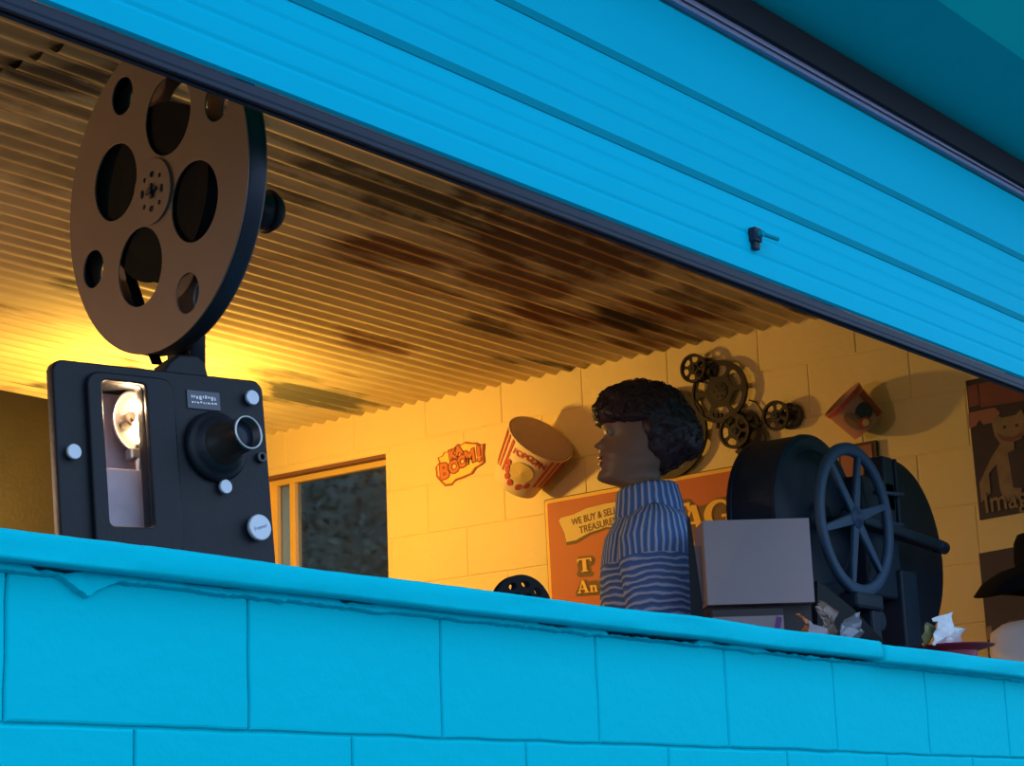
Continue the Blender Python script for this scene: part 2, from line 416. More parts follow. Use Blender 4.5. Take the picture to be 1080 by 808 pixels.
for a, b in zip(ra[:-1], ra[1:]):
    for k in range(6): bm.faces.new((a[k], a[k+1], b[k+1], b[k]))
struct(obj('trim_4', bm, M['bluewall']))
bm = bmesh.new()   # near-black strip painting the shade in the cracks behind the filler
box(bm, (2.8, 2.08, .3695), (6.8, .11, .018)); struct(obj('crack_shade', bm, M['dark']))

# ------------------------------------------------------------------ roller shutter
sh = empty('roller_shutter', (2.8, 2.0, 1.12), 'bright blue rolling shutter pulled half up above the block wall', 'roller shutter')
SI = sh.matrix_world.inverted()
bm = bmesh.new()
prof = []; zz = 1.147
rows = [1.147, 1.318, 1.492, 1.664]
for i in range(3):
    z0, z1 = rows[i], rows[i+1]; h = z1-z0
    top = i == 2
    def bulge(t): return 2.0 - .004*sin(pi*t)
    g = .0085
    pts = [(2.0075, z0), (2.002, z0+.003)]
    t = 0
    marks = [.25, .5, .75] if not top else []
    N = 24
    for k in range(N+1):
        t = k/N; z = z0+.004+(h-.004-g)*t; y = bulge(t)
        for q in marks:
            if abs(t-q) < .021: y += .0022*(1-abs(t-q)/.021)
        pts.append((y, z))
    pts += [(2.0065, z1-g+.001)]
    prof += pts
prof = [(y, z) for y, z in prof]
X0, X1, NX = -.15, 5.75, 40
def sag(x): return 0.004*(x-2.6)     # hangs a little out of level
rings = [[bm.verts.new((X0+(X1-X0)*i/NX, y, z+sag(X0+(X1-X0)*i/NX))) for y, z in prof] for i in range(NX+1)]
for a, b in zip(rings[:-1], rings[1:]):
    for k in range(len(prof)-1): bm.faces.new((a[k], a[k+1], b[k+1], b[k]))
box(bm, (2.8, 2.028, 1.43), (5.9, .012, .50))
obj('curtain', bm, M['blueshut'], sh, M4=SI)
for zc in (1.318, 1.492):
    bm = bmesh.new(); r = Matrix.Rotation(-math.atan(.004), 3, 'Y')
    box(bm, (2.8, 2.0015, zc-.006+.0008), (5.9, .009, .0165), rot=r); obj('slat_joint', bm, M['bluegroove'], sh, M4=SI)
bm = bmesh.new(); r = Matrix.Rotation(-math.atan(.004), 3, 'Y')
box(bm, (2.8, 2.012, 1.134), (5.9, .024, .020), .004, r); box(bm, (2.8, 2.006, 1.123), (5.9, .009, .012), .002, r); box(bm, (2.8, 2.02, 1.1215), (5.9, .008, .012), .002, r)
obj('bottom_seal', bm, M['rubber'], sh, M4=SI)
bm = bmesh.new()
box(bm, (2.8, 1.990, 1.684), (5.9, .014, .017), .003, r); box(bm, (2.8, 1.993, 1.666), (5.9, .018, .010), .002, r)
obj('top_rail', bm, M['rail'], sh, M4=SI)
bm = bmesh.new(); box(bm, (2.8, 1.985, 1.727), (6.1, .03, .075)); obj('slot_shade', bm, M['dark'], sh, M4=SI)  # solid near-black bar, the shade inside the curtain gap put in as colour
bm = bmesh.new()   # housing: sloped underside and front face
P = [(1.966, 1.757), (1.692, 1.780), (1.43, 1.96), (1.40, 2.262), (2.045, 2.262), (2.045, 1.757)]
ra = [[bm.verts.new((x, y, z)) for y, z in P] for x in (-.4, 6.1)]
for k in range(len(P)): bm.faces.new((ra[0][k], ra[0][(k+1) % len(P)], ra[1][(k+1) % len(P)], ra[1][k]))
bm.faces.new(ra[0]); bm.faces.new(ra[1]); obj('housing', bm, M['teal'], sh, M4=SI)
# latch with turned handle
p = onY(793, 249, 1.996)
bm = bmesh.new(); box(bm, (p.x, 1.988, p.z), (.028, .018, .03), .003); box(bm, (p.x+.002, 1.990, p.z-.02), (.02, .012, .022), .003)
la = obj('latch', bm, M['rubber'], sh, M4=SI)
bm = bmesh.new(); cyl(bm, (p.x, 1.972, p.z), (p.x+.055, 1.966, p.z-.001), .0045, seg=12); cyl(bm, (p.x, 1.984, p.z), (p.x, 1.968, p.z), .007, seg=12)
h_ = obj('latch_handle', bm, M['bluegroove'], la)

# ------------------------------------------------------------------ room shell
def corr(x0, x1, z, ph, name):
    bm = bmesh.new(); P = .0735; ny = int((6.26-2.06)/P*10); xs = [x0+(x1-x0)*i/30 for i in range(31)]
    def zz(x, y): return z + .0098*sin(2*pi*y/P+ph) + .0015*noise.noise((x*1.5, y*2, z))
    top = [[bm.verts.new((x, 2.06+i*P/10, zz(x, 2.06+i*P/10))) for i in range(ny+1)] for x in xs]
    bot = [[bm.verts.new((v.co.x, v.co.y, v.co.z+.0012)) for v in r_] for r_ in (top[0], top[-1])]
    for a, b in zip(top[:-1], top[1:]):
        for k in range(ny): bm.faces.new((a[k], a[k+1], b[k+1], b[k]))
    o = obj(name, bm, M['sheet'], smooth=True)
    return struct(o)
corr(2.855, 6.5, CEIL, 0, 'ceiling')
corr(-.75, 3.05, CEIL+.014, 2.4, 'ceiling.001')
bm = bmesh.new(); box(bm, (2.8, 4.2, CEIL+.08), (7.6, 4.7, .05)); struct(obj('ceiling.002', bm, M['dark']))
# right-hand wall with the window opening
HOLE = (onX(408, 550, WX).y, 6.15, .92, onX(408, 478, WX).z)
bm = bmesh.new(); rects = []; z1 = 1.90; row = 0
while z1 > -.5:
    off = 0 if row % 2 == 0 else .2
    for k in range(3, 18):
        rects += clip_rects((k*.4-.39+off-.4, k*.4+.01+off-.4, max(z1-.2, -.5), z1), [HOLE])
    z1 -= .2; row += 1
rects = [(max(a, 2.152), min(b, 6.22), c, d) for a, b, c, d in rects if b > 2.17 and a < 6.2]
block_face(bm, rects, lambda a, b, d: (WX-d, a, b), gap=.0014, bev=.004, depth=.004)
for a0, a1, b0, b1 in clip_rects((2.152, 6.32, -.5, 1.98), [HOLE]):
    box(bm, (WX+.103, (a0+a1)/2, (b0+b1)/2), (.2, a1-a0, b1-b0))
struct(obj('wall_right', bm, M['wallin']))
bm = bmesh.new(); box(bm, (2.8, 6.27, .7), (7.1, .1, 2.5)); struct(obj('wall_back', bm, M['wood']))
bm = bmesh.new(); box(bm, (-.75, 4.2, .7), (.1, 4.3, 2.5)); struct(obj('wall_left', bm, M['plaster']))
bm = bmesh.new(); box(bm, (2.8, 4.2, -.55), (7.4, 4.3, .1)); struct(obj('floor', bm, M['floor']))
bm = bmesh.new(); box(bm, (3, 8, -1.65), (60, 60, .1)); struct(obj('ground', bm, M['ground']))
# window
a0, a1, b0, b1 = HOLE
wn = bpy.data.objects.new('window_1', None); COL.objects.link(wn); wn.location = (WX+.07, a0, b0); struct(wn)
WI = Matrix.Translation(wn.location).inverted()
bm = bmesh.new(); fw = .035; ym = onX(311, 560, WX+.06).y
xc = WX+.065
for c, s in (((xc, (a0+a1)/2, b1-.02), (.045, a1-a0, .04)), ((xc, (a0+a1)/2, b0+.02), (.045, a1-a0, .04)), ((xc, a0+.004, (b0+b1)/2), (.043, .008, b1-b0-.01)), ((xc, a1-.02, (b0+b1)/2), (.042, .04, b1-b0-.01)), ((xc, ym, (b0+b1)/2), (.041, .032, b1-b0-.01))):
    box(bm, c, s, .003)
obj('window_frame', bm, M['frameyel'], wn, M4=WI)
bm = bmesh.new(); box(bm, (WX+.024, (a0+a1)/2, b1-.008), (.044, a1-a0-.002, .015), .001); obj('window_head_shade', bm, M['headshade'], wn, M4=WI)  # brown strip paints the shade under the window head
for y0, y1 in ((a0+.008, ym-.016), (ym+.016, a1-.04)):
    bm = bmesh.new(); box(bm, (WX+.07, (y0+y1)/2, (b0+b1)/2), (.004, y1-y0, b1-b0-.08)); obj('window_glass', bm, M['glass'], wn, M4=WI)
# shrub outside the window
sb = empty('shrub', (8.6, 7.4, -1.6), 'dark leafy shrub outside behind the yellow framed window', 'shrub')
bm = bmesh.new()
for k in range(36000):
    c = Vector((random.uniform(8.0, 9.6), random.uniform(5.9, 11.2), random.uniform(-.2, 3.0)))
    if c.y/c.x > 1.06 and noise.noise(c*1.3) < .22: continue
    q = Matrix.Rotation(random.uniform(0, 6.28), 3, Vector((random.gauss(0, 1), random.gauss(0, 1), random.gauss(0, 1))).normalized()); s = random.uniform(.04, .08)
    bm.faces.new([bm.verts.new(c+q @ Vector(v)*s) for v in ((-.5, 0, 0), (0, -.3, .05), (.6, 0, 0), (0, .3, .05))])
r_ = bmesh.ops.create_icosphere(bm, subdivisions=4, radius=1)
for v in r_['verts']: d = v.co.normalized(); v.co = Vector((9.5, 7.3, 1.3))+Vector((d.x*.7, d.y*2.3, d.z*2.2))*(1+.3*noise.noise(d*3))
o = obj('foliage', bm, M['leaf'], sb, M4=sb.matrix_world.inverted())
bm = bmesh.new()
for k in range(6): y = 5+k*1.2; tube(bm, [(8.8, y, -1.6), (8.75, y+.1, 0), (8.9, y+.3, 1.6), (8.8, y+.2, 2.6)], [.07, .06, .04, .02])
obj('stem', bm, M['bark'], sb, M4=sb.matrix_world.inverted())

# counter inside the opening
ct = empty('counter', (3, 2.7, -.5), 'long worn counter running inside the opening under the displayed things', 'counter')
bm = bmesh.new(); box(bm, (2.83, 2.84, TOP-.02), (6.8, 1.26, .04), .004); obj('worktop', bm, M['counter'], ct, M4=ct.matrix_world.inverted())
bm = bmesh.new(); box(bm, (2.83, 2.86, (TOP-.04-.5)/2), (6.6, 1.1, TOP-.04+.5-.0)); obj('cabinet', bm, M['wood'], ct, M4=ct.matrix_world.inverted())

# ------------------------------------------------------------------ projector
def RM(yaw, tilt, roll): return Matrix.Rotation(radians(yaw), 3, 'Z') @ Matrix.Rotation(radians(tilt), 3, 'X') @ Matrix.Rotation(radians(roll), 3, 'Y')
PR = RM(-10.5, -3.5, -2.2)
P0 = onY(57, 380, 2.36)
nrm = PR @ Vector((0, 1, 0))
def ploc(px, py, d=0.):
    """panel-plane coordinates (right, up) from the panel's upper left corner; d: distance in front of it"""
    r = ray(px, py); o = P0 - nrm*d; q = PR.transposed() @ (r*((o.dot(nrm))/(r.dot(nrm)))-P0)
    return q.x, q.z
PW = ploc(275, 405)[0]; PH = P0.z-TOP-.004; PH = PH/cos(radians(4))
PM = Matrix.Translation(P0) @ PR.to_4x4()
pj = empty('film_projector', PM @ Matrix.Translation((PW/2, .06, -PH)), 'black vintage film projector with glowing lamp window, standing at the left of the sill', 'projector')
PI_ = pj.matrix_world.inverted() @ PM       # panel coords -> empty local
RX = Matrix.Rotation(pi/2, 4, 'X')         # xy shape -> xz plate facing -y
def rrect(x0, x1, z0, z1, r, n=6):
    P = []
    for cx, cz, a in ((x1-r, z1-r, 0), (x0+r, z1-r, pi/2), (x0+r, z0+r, pi), (x1-r, z0+r, 1.5*pi)):
        P += [(cx+r*cos(a+pi/2*k/n), cz+r*sin(a+pi/2*k/n)) for k in range(n+1)]
    return P
wc = [ploc(x, y) for x, y in ((103, 401), (153, 405), (110, 557), (161, 561))]
wx0 = (wc[0][0]+wc[2][0])/2; wx1 = (wc[1][0]+wc[3][0])/2; wz1 = (wc[0][1]+wc[1][1])/2; wz0 = (wc[2][1]+wc[3][1])/2
me = curve_mesh([rrect(0, PW, -PH, 0, .016), rrect(wx0, wx1, wz0, wz1, .012)], .022, .003)
fp = link('front_panel', me, M['black'], pj); fp.matrix_local = PI_ @ Matrix.Translation((0, .011, 0)) @ RX
# raised door round the lamp window
dx0 = ploc(93, 450)[0]; dx1 = ploc(181, 450)[0]
me = curve_mesh([rrect(dx0, dx1, -PH+.02, -.016, .02), rrect(wx0, wx1, wz0, wz1, .012)], .012, .003)
dr = link('lamp_door', me, M['black'], pj); dr.matrix_local = PI_ @ Matrix.Translation((0, -.005, 0)) @ RX
# housing behind, with the lamp chamber left open
bm = bmesh.new(); cx0, cx1, cz0, cz1 = wx0-.006, wx1+.052, wz0-.01, wz1+.01; D = .17
z0_ = -PH+.001
for c0, c1, dd in (((cx1, z0_), (PW-.02, -.02), D), ((cx0-.004, z0_), (cx1, cz0), .06), ((cx0-.004, cz1), (cx1, -.02), .06), ((cx0-.004, cz0), (cx0, cz1), .06)):
    box(bm, ((c0[0]+c1[0])/2, .022+dd/2, (c0[1]+c1[1])/2), (c1[0]-c0[0], dd, c1[1]-c0[1]))
obj('body', bm, M['black'], pj, M4=PI_)
bm = bmesh.new()
t = .002
box(bm, ((cx0+cx1)/2, .022+.06, (cz0+cz1)/2), (cx1-cx0, t, cz1-cz0))
box(bm, (cx0+t, .022+.03, (cz0+cz1)/2), (t, .06, cz1-cz0)); box(bm, (cx1-t, .022+.03, (cz0+cz1)/2), (t, .06, cz1-cz0))
box(bm, ((cx0+cx1)/2, .022+.03, cz1-t), (cx1-cx0, .06, t)); box(bm, ((cx0+cx1)/2, .022+.03, cz0+t), (cx1-cx0, .06, t))
lc = obj('lamp_chamber', bm, M['lining'], pj, M4=PI_)
def CI(): return lc.matrix_local.inverted() @ PI_
lcI = Matrix()
# lower baffle, reflector, socket, bulb
wm = (wz0+wz1)/2
bm = bmesh.new(); box(bm, ((cx0+cx1)/2, .040, (wz0+wm)/2-.006), (cx1-cx0-.006, .004, wm-wz0-.012), .001)
obj('baffle', bm, M['lining'], lc)
bx, bz = ploc(151, 441); kx, kz = ploc(137, 432); bx += .026; kx += .036
bm = bmesh.new(); T = Matrix.Translation((kx+.004, .066, kz-.004)) @ Matrix.Rotation(pi/2, 4, 'X')
lathe(bm, [(r_*1.3, h_*1.0) for r_, h_ in ((.004, -.012), (.018, -.010), (.030, -.002), (.037, .010), (.040, .018), (.037, .018), (.034, .010), (.027, .001), (.016, -.007), (.004, -.009))], T @ Matrix.Diagonal((.8, 1, 1, 1)), 40)
obj('reflector', bm, M['steel'], lc, smooth=True)
bm = bmesh.new(); cyl(bm, (kx, .080, kz), (kx-.001, .048, kz), .012, seg=24, bev=.002); cyl(bm, (kx, .05, kz), (kx, .043, kz), .006, seg=16)
obj('socket', bm, M['barrel'], lc)
bm = bmesh.new(); lathe(bm, [(0, -.026), (.008, -.024), (.011, -.010), (.012, .002), (.010, .014), (.005, .021), (0, .023)], Matrix.Translation((bx-.004, .047, bz-.002)), 24)
obj('bulb', bm, M['bulb'], lc, smooth=True)
bm = bmesh.new(); q = ploc(146, 470); q = (q[0]+.03, q[1]); box(bm, (q[0], .055, q[1]), (.03, .02, .02), .003); cyl(bm, (q[0]-.006, .05, q[1]+.012), (q[0]+.018, .045, q[1]+.02), .006, seg=12); cyl(bm, (q[0], .05, q[1]-.01), (q[0]-.004, .046, q[1]-.034), .007, .004, 12)
obj('lamp_bracket', bm, M['steel'], lc)
bm = bmesh.new(); box(bm, ((wx0+wx1)/2, .004, (wz0+wz1)/2), (wx1-wx0+.004, .002, wz1-wz0+.004)); obj('door_glass', bm, M['doorglass'], dr, M4=dr.matrix_local.inverted() @ PI_)
for ch in list(lc.children): ch.matrix_local = Matrix()
# lens: flange, barrel, ring, glass
lx, lz = ploc(222, 478); ax = (Vector((0, -1, 0)))
tipd = .085
tx, tz = ploc(262, 456, tipd)
tip = Vector((tx, -tipd, tz)); base = Vector((tx-.006, -.004, tz-.006))
base = Vector((ploc(226, 472)[0], -.003, ploc(226, 472)[1])); 
T, L = axis(base, tip)
R1 = .0275
bm = bmesh.new(); lathe(bm, [(0, -.002), (.058, -.002), (.058, .006), (.052, .012), (.044, .014), (.043, .022), (0, .022)], Matrix.Translation(base) @ RX, 48)
fl = obj('lens_flange', bm, M['black'], pj, True, M4=PI_)
bm = bmesh.new(); lathe(bm, [(.036, .0), (.036, L*.30), (.033, L*.32), (.033, L*.42), (.0295, L*.45), (R1, L*.97), (R1, L), (R1-.003, L), (R1-.004, L-.02), (0, L-.02)], T, 48)
br = obj('lens_barrel', bm, M['barrel'], pj, True, M4=PI_)
bm = bmesh.new(); lathe(bm, [(R1-.0028, L-.003), (R1-.0028, L+.0015), (R1+.0008, L+.0015), (R1+.0008, L-.003)], T, 48, close=True); obj('lens_ring', bm, M['steel'], br, True)
bm = bmesh.new(); lathe(bm, [(R1-.004, L-.016), (R1*.6, L-.0125), (0, L-.011)], T, 40); obj('lens_glass', bm, M['lensglass'], br, True)
for ch in br.children: ch.matrix_local = Matrix()
# knobs
def knob(px, py, r, h=.012, name='knob', txt=None):
    x, z = ploc(px, py, h); bm = bmesh.new()
    lathe(bm, [(0, 0), (r*.55, 0), (r*.55, h*.4), (r*.95, h*.45), (r, h*.6), (r, h*.9), (r*.93, h), (0, h)], Matrix.Translation((x, 0, z)) @ RX, 40)
    k = obj(name, bm, M['chrome'], pj, False, M4=PI_)
    if txt:
        me = text_mesh(txt, r*.42, .0003); t_ = link('engraving', me, M['rail'], k); t_.matrix_local = Matrix.Translation((x, -h-.0003, z)) @ RX @ Matrix.Rotation(.3, 4, 'Z')
    return k
knob(267, 419, .0125); knob(239, 513, .0115); knob(275, 556, .0215, .016, txt='Framer'); knob(79, 476, .012)
x, z = ploc(274, 483); bm = bmesh.new(); lathe(bm, [(.0045, 0), (.0045, .008), (.009, .008), (.009, 0)], Matrix.Translation((x, 0, z)) @ RX, 24, close=True); obj('thumb_nut', bm, M['plate'], pj, True, M4=PI_)
# rear lower knob peeping past the right edge
x, z = ploc(291, 568); bm = bmesh.new(); cyl(bm, (x-.03, .03, z), (x+.0, .03, z), .011, bev=.002); obj('side_knob', bm, M['black'], pj, M4=PI_)
# maker's plate with worn embossing
xa, za = ploc(196, 411); xb, zb = ploc(232, 434)
bm = bmesh.new(); box(bm, ((xa+xb)/2, -.001, (za+zb)/2), (xb-xa, .003, za-zb), .0008)
mp = obj('maker_plate', bm, M['plate'], pj, M4=PI_)
bm = bmesh.new()
for r_ in range(2):
    x = xa+.007
    while x < xb-.008:
        w = random.uniform(.002, .005); box(bm, (x+w/2, -.003, (za+zb)/2+.004-.009*r_+random.uniform(-.001, .001)), (w, .0012, random.uniform(.003, .007 if r_ == 0 else .003)), rot=Matrix.Rotation(random.uniform(-.3, .3), 3, 'Y')); x += w+.0018
em = obj('plate_engraving', bm, M['steel'], mp)
for c in ((xa+.003, za-.003), (xb-.003, za-.003), (xa+.003, zb+.003), (xb-.003, zb+.003)):
    pass
# top bracket and reel arm
tb = [ploc(x, y) for x, y in ((178, 386), (183, 378), (192, 371), (211, 372), (217, 378), (221, 394))]
bm = bmesh.new()
P = [(x, z) for x, z in tb] + [(tb[-1][0], -.03), (tb[0][0], -.03)]
me = curve_mesh([P], .05, .004); o = link('top_bracket', me, M['black'], pj); o.matrix_local = PI_ @ Matrix.Translation((.012, .05, 0)) @ RX
bm.free()
# reel
RC = onY(163, 202, 2.42)
RYAW = -10.5
RMx = RM(RYAW, -3.5, -2.2)
RR = .277
reelM = Matrix.Translation(RC) @ RMx.to_4x4() @ Matrix(((0, 0, -1), (-1, 0, 0), (0, 1, 0))).to_4x4()
# local: x towards the street (image right), y up, z towards camera-left
rl = empty('film_reel', reelM, 'large brown metal film reel mounted above the black projector at left', 'film reel')
holes = []
for k, a in enumerate((64, -26, 244, 154)):
    holes.append(circ(.47*RR*cos(radians(a)), .47*RR*sin(radians(a)), .25*RR))
for a in (24, -69, 200, 111):
    holes.append(circ(.79*RR*cos(radians(a)), .79*RR*sin(radians(a)), .125*RR, 28))
TH = .034
for nm, z in (('front_disc', 0), ('rear_disc', -TH)):
    me = curve_mesh([circ(0, 0, RR, 96)]+holes, .003, .0008); o = link(nm, me, M['bronze'], rl); o.matrix_local = Matrix.Translation((0, 0, z))
bm = bmesh.new(); lathe(bm, [(RR-.004, -TH), (RR, -TH), (RR+.0008, -TH-.001), (RR+.0008, -TH+.002), (RR, -.003), (RR-.004, -.003)], seg=96, close=True)
obj('outer_rim', bm, M['rimdark'], rl, True)
bm = bmesh.new(); lathe(bm, [(0, -TH+.003), (.155, -TH+.003), (.155, -.004), (.12, -.0045), (.09, -.0035), (0, -.004)], seg=72); obj('wound_film', bm, M['film'], rl)
hp = [circ(0, 0, .056, 48)]
for k in range(4):
    a = radians(82+90*k); hp.append(circ(.030*cos(a), .030*sin(a), .0085, 16, .0065, a+pi/2))
    a = radians(37+90*k); hp.append(circ(.033*cos(a), .033*sin(a), .0052, 14))
hp.append(circ(0, 0, .009, 16))
me = curve_mesh(hp, .004, .001); hb = link('hub_plate', me, M['bronze'], rl); hb.matrix_local = Matrix.Translation((0, 0, .0035))
bm = bmesh.new(); cyl(bm, (0, 0, -TH-.01), (0, 0, .009), .0065, seg=6); box(bm, (0, 0, .004), (.03, .006, .004)); box(bm, (0, 0, .004), (.006, .026, .004)); obj('spindle_clip', bm, M['rimdark'], hb)
# arm and spindle behind the reel belong to the projector
PJI = pj.matrix_world.inverted()
zax = (reelM.to_3x3() @ Vector((0, 0, 1)))
AD = TH+.024
hubb = reelM @ Vector((0, 0, -AD)); foot = reelM @ Vector((.012, -.33, -AD)); 
me = curve_mesh([[(-.06, -.345), (.002, -.345), (.016, -.22), (.045, -.10)] + [(.105*cos(radians(a)), .105*sin(radians(a))) for a in range(-50, 231, 8)] + [(-.060, -.10), (-.058, -.22)]], .03, .004)
o = link('reel_arm', me, M['black'], pj); o.matrix_local = PJI @ reelM @ Matrix.Translation((0, 0, -AD))
bm = bmesh.new(); cyl(bm, reelM @ Vector((0, 0, -TH-.004)), hubb-zax*.17, .013); cyl(bm, hubb-zax*.13, hubb-zax*.17, .034, .036, bev=.003); cyl(bm, hubb-zax*.17, hubb-zax*.195, .040, .032, bev=.005)
obj('spindle_knob', bm, M['black'], pj, True, M4=PJI)
# film running down from the reel
a0_ = reelM @ Vector((-.07, -.14, -TH/2)); 
pe = PM @ Vector((ploc(166, 384)[0], .03, -.004))
pb = PM @ Vector((ploc(160, 374)[0], .03, .02))
bm = bmesh.new(); 
def rpt(px, py, z=-TH/2):
    o = reelM @ Vector((0, 0, z)); n_ = reelM.to_3x3() @ Vector((0, 0, 1)); r = ray(px, py); return r*(o.dot(n_)/r.dot(n_))
pts = [rpt(133, 268), rpt(139, 295), rpt(152, 335), rpt(161, 372), rpt(166, 385)]
w = Vector((reelM.to_3x3() @ Vector((0, 0, 1))))*.011
for a, b in zip(pts[:-1], pts[1:]):
    vs = [bm.verts.new(v) for v in (a-w, a+w, b+w, b-w)]; bm.faces.new(vs)
sm = obj('film_strip', bm, M['film'], rl, M4=reelM.inverted())
md = sm.modifiers.new('s', 'SOLIDIFY'); md.thickness = .0012

# ------------------------------------------------------------------ mannequin heads
FW = Vector((-.602, .798, 0)).normalized(); LT = Vector((-.798, -.602, 0))     # facing left in the photo; LT towards the camera
MO = onY(680, 450, 2.9)                 # reference: photo x=680,y=450
S = -(CB.transposed() @ MO).z/F           # metres per photo pixel there
def pf(x, y): return ((680-x)*S*1.0, (450-y)*S*1.03 + (680-x)*S*.0)
MM = Matrix.Translation(MO) @ Matrix((FW, LT, Vector((0, 0, 1)))).transposed().to_4x4()
# right-handed check: FW x LT = Z
def head_mesh(bm, prof, back, half, ym=0, seg=56):
    """prof: list (z, front) ; back(z), half(z)"""
    zs = [p[0] for p in prof]
    rings = []
    for z, f in prof:
        b = back(z); w = half(z); cx = (f[0] if isinstance(f, tuple) else f)
        ff, nose = f if isinstance(f, tuple) else (f, 0)
        mid = (ff+b)/2 - .01; r = []
        for k in range(seg):
            a = 2*pi*k/seg; c, s = cos(a), sin(a)
            lx_ = w*math.copysign(abs(s)**.92, s)
            fx = mid + (ff-mid)*c if c > 0 else mid + (mid-b)*c
            if c > 0 and nose:
                fx += nose*math.exp(-(lx_/.0115)**2)
            r.append(bm.verts.new((fx, lx_, z)))
        rings.append(r)
    for a, b in zip(rings[:-1], rings[1:]):
        for k in range(seg): bm.faces.new((a[k], a[(k+1) % seg], b[(k+1) % seg], b[k]))
    bm.faces.new(rings[0]); bm.faces.new(rings[-1])
def interp(tab, z):
    tab = sorted(tab)
    if z <= tab[0][0]: return tab[0][1]
    for (a, va), (b, vb) in zip(tab[:-1], tab[1:]):
        if z <= b:
            t = (z-a)/(b-a); t = t*t*(3-2*t); return va+(vb-va)*t
    return tab[-1][1]
def face_profile():
    # (photo y, x of the face without the nose, extra reach at the centre line in px)
    T = [(412, 668, 0), (416, 655, 0), (422, 645, 0), (430, 638, 0), (438, 635, 0), (446, 634, 1.5), (451, 636.5, 1.0), (456, 639, 1.5), (460, 640, 4.5), (464, 639.5, 9.0), (467, 638.5, 12.2), (469.5, 637.5, 11.8), (472, 636, 6.5), (474.5, 635, 4.5), (477.5, 633.5, 3.4), (480, 632.8, 4.4), (482, 633, 4.0), (483.6, 634, 2.6), (485, 633.6, 3.4), (488, 632.4, 4.2), (490.5, 633, 2.6), (493.5, 633.4, 2.4), (497, 632, 3.4), (501, 631, 4.6), (504, 632.5, 4.6), (506.5, 636, 3.8), (508.5, 641, 2.5), (510.5, 647, 1), (513, 651, 0), (518, 653, 0), (526, 653, 0), (540, 650, 0)]
    out = []
    for y, x, n in T:
        f, z = pf(x, y); out.append((z, (f, n*S)))
    return sorted(out)
bm = bmesh.new()
def zz(y): return pf(680, y)[1]
def ff(x): return pf(x, 450)[0]
backT = [(zz(545), ff(698)), (zz(520), ff(695)), (zz(500), ff(694)), (zz(485), ff(706)), (zz(465), ff(722)), (zz(440), ff(724)), (zz(425), ff(716)), (zz(412), ff(696))]
halfT = [(zz(545), .058), (zz(525), .050), (zz(511), .050), (zz(505), .044), (zz(500), .048), (zz(490), .056), (zz(478), .063), (zz(465), .069), (zz(450), .074), (zz(435), .076), (zz(422), .064), (zz(412), .022)]
head_mesh(bm, face_profile(), lambda z: interp(backT, z), lambda z: interp(halfT, z))
# shoulders and torso continue down as one body to the counter
low = TOP-MO.z
mq = empty('mannequin', MM @ Matrix.Translation((0, 0, low)), 'brown mannequin with short curly hair and blue ribbed jumper facing left', 'mannequin')
D_ = Matrix.Translation((0, 0, -low))
# torso
rings = []
for (y, xf, xb, w) in ((538, 652, 697, .056), (548, 646, 706, .10), (560, 643, 714, .14), (600, 640, 719, .15), (660, 640, 719, .145), (700, 642, 716, .135)):
    f0, f1 = ff(xf), ff(xb); z = max(low+.001, zz(y)); rings.append([((f0+f1)/2+(f0-f1)/2*cos(2*pi*k/40), w*sin(2*pi*k/40), z) for k in range(40)])
zl = max(low, -.9); rings.append([(a*.95, b*.95, low) for a, b, _ in rings[-1]])
vr = [[bm.verts.new(v) for v in r] for r in rings]
for a, b in zip(vr[:-1], vr[1:]):
    for k in range(40): bm.faces.new((a[k], a[(k+1) % 40], b[(k+1) % 40], b[k]))
bm.faces.new(vr[0]); bm.faces.new(vr[-1])
body = obj('body', bm, M['skin'], mq, True, M4=D_)
# eyes and lips
for s in (-1, 1):
    bm = bmesh.new(); bmesh.ops.create_uvsphere(bm, u_segments=16, v_segments=12, radius=.0125, matrix=Matrix.Translation((ff(644.6), s*.030, zz(456.5))))
    e = obj('eye', bm, M['white'], mq, True, M4=D_)
    bm = bmesh.new(); bmesh.ops.create_uvsphere(bm, u_segments=12, v_segments=8, radius=.006, matrix=Matrix.Translation((ff(644.6)+.0085, s*.0305, zz(456.5))))
    i_ = obj('iris', bm, M['hair'], e, True)
bm = bmesh.new()
for y, sx in ((481, 1), (487.5, .9)):
    bmesh.ops.create_uvsphere(bm, u_segments=20, v_segments=10, radius=1, matrix=Matrix.Translation((ff(632.2 if y < 484 else 631.9), 0, zz(y))) @ Matrix.Diagonal((.0062, .019*sx, .0055, 1)))
obj('lips', bm, M['lips'], mq, True, M4=D_)
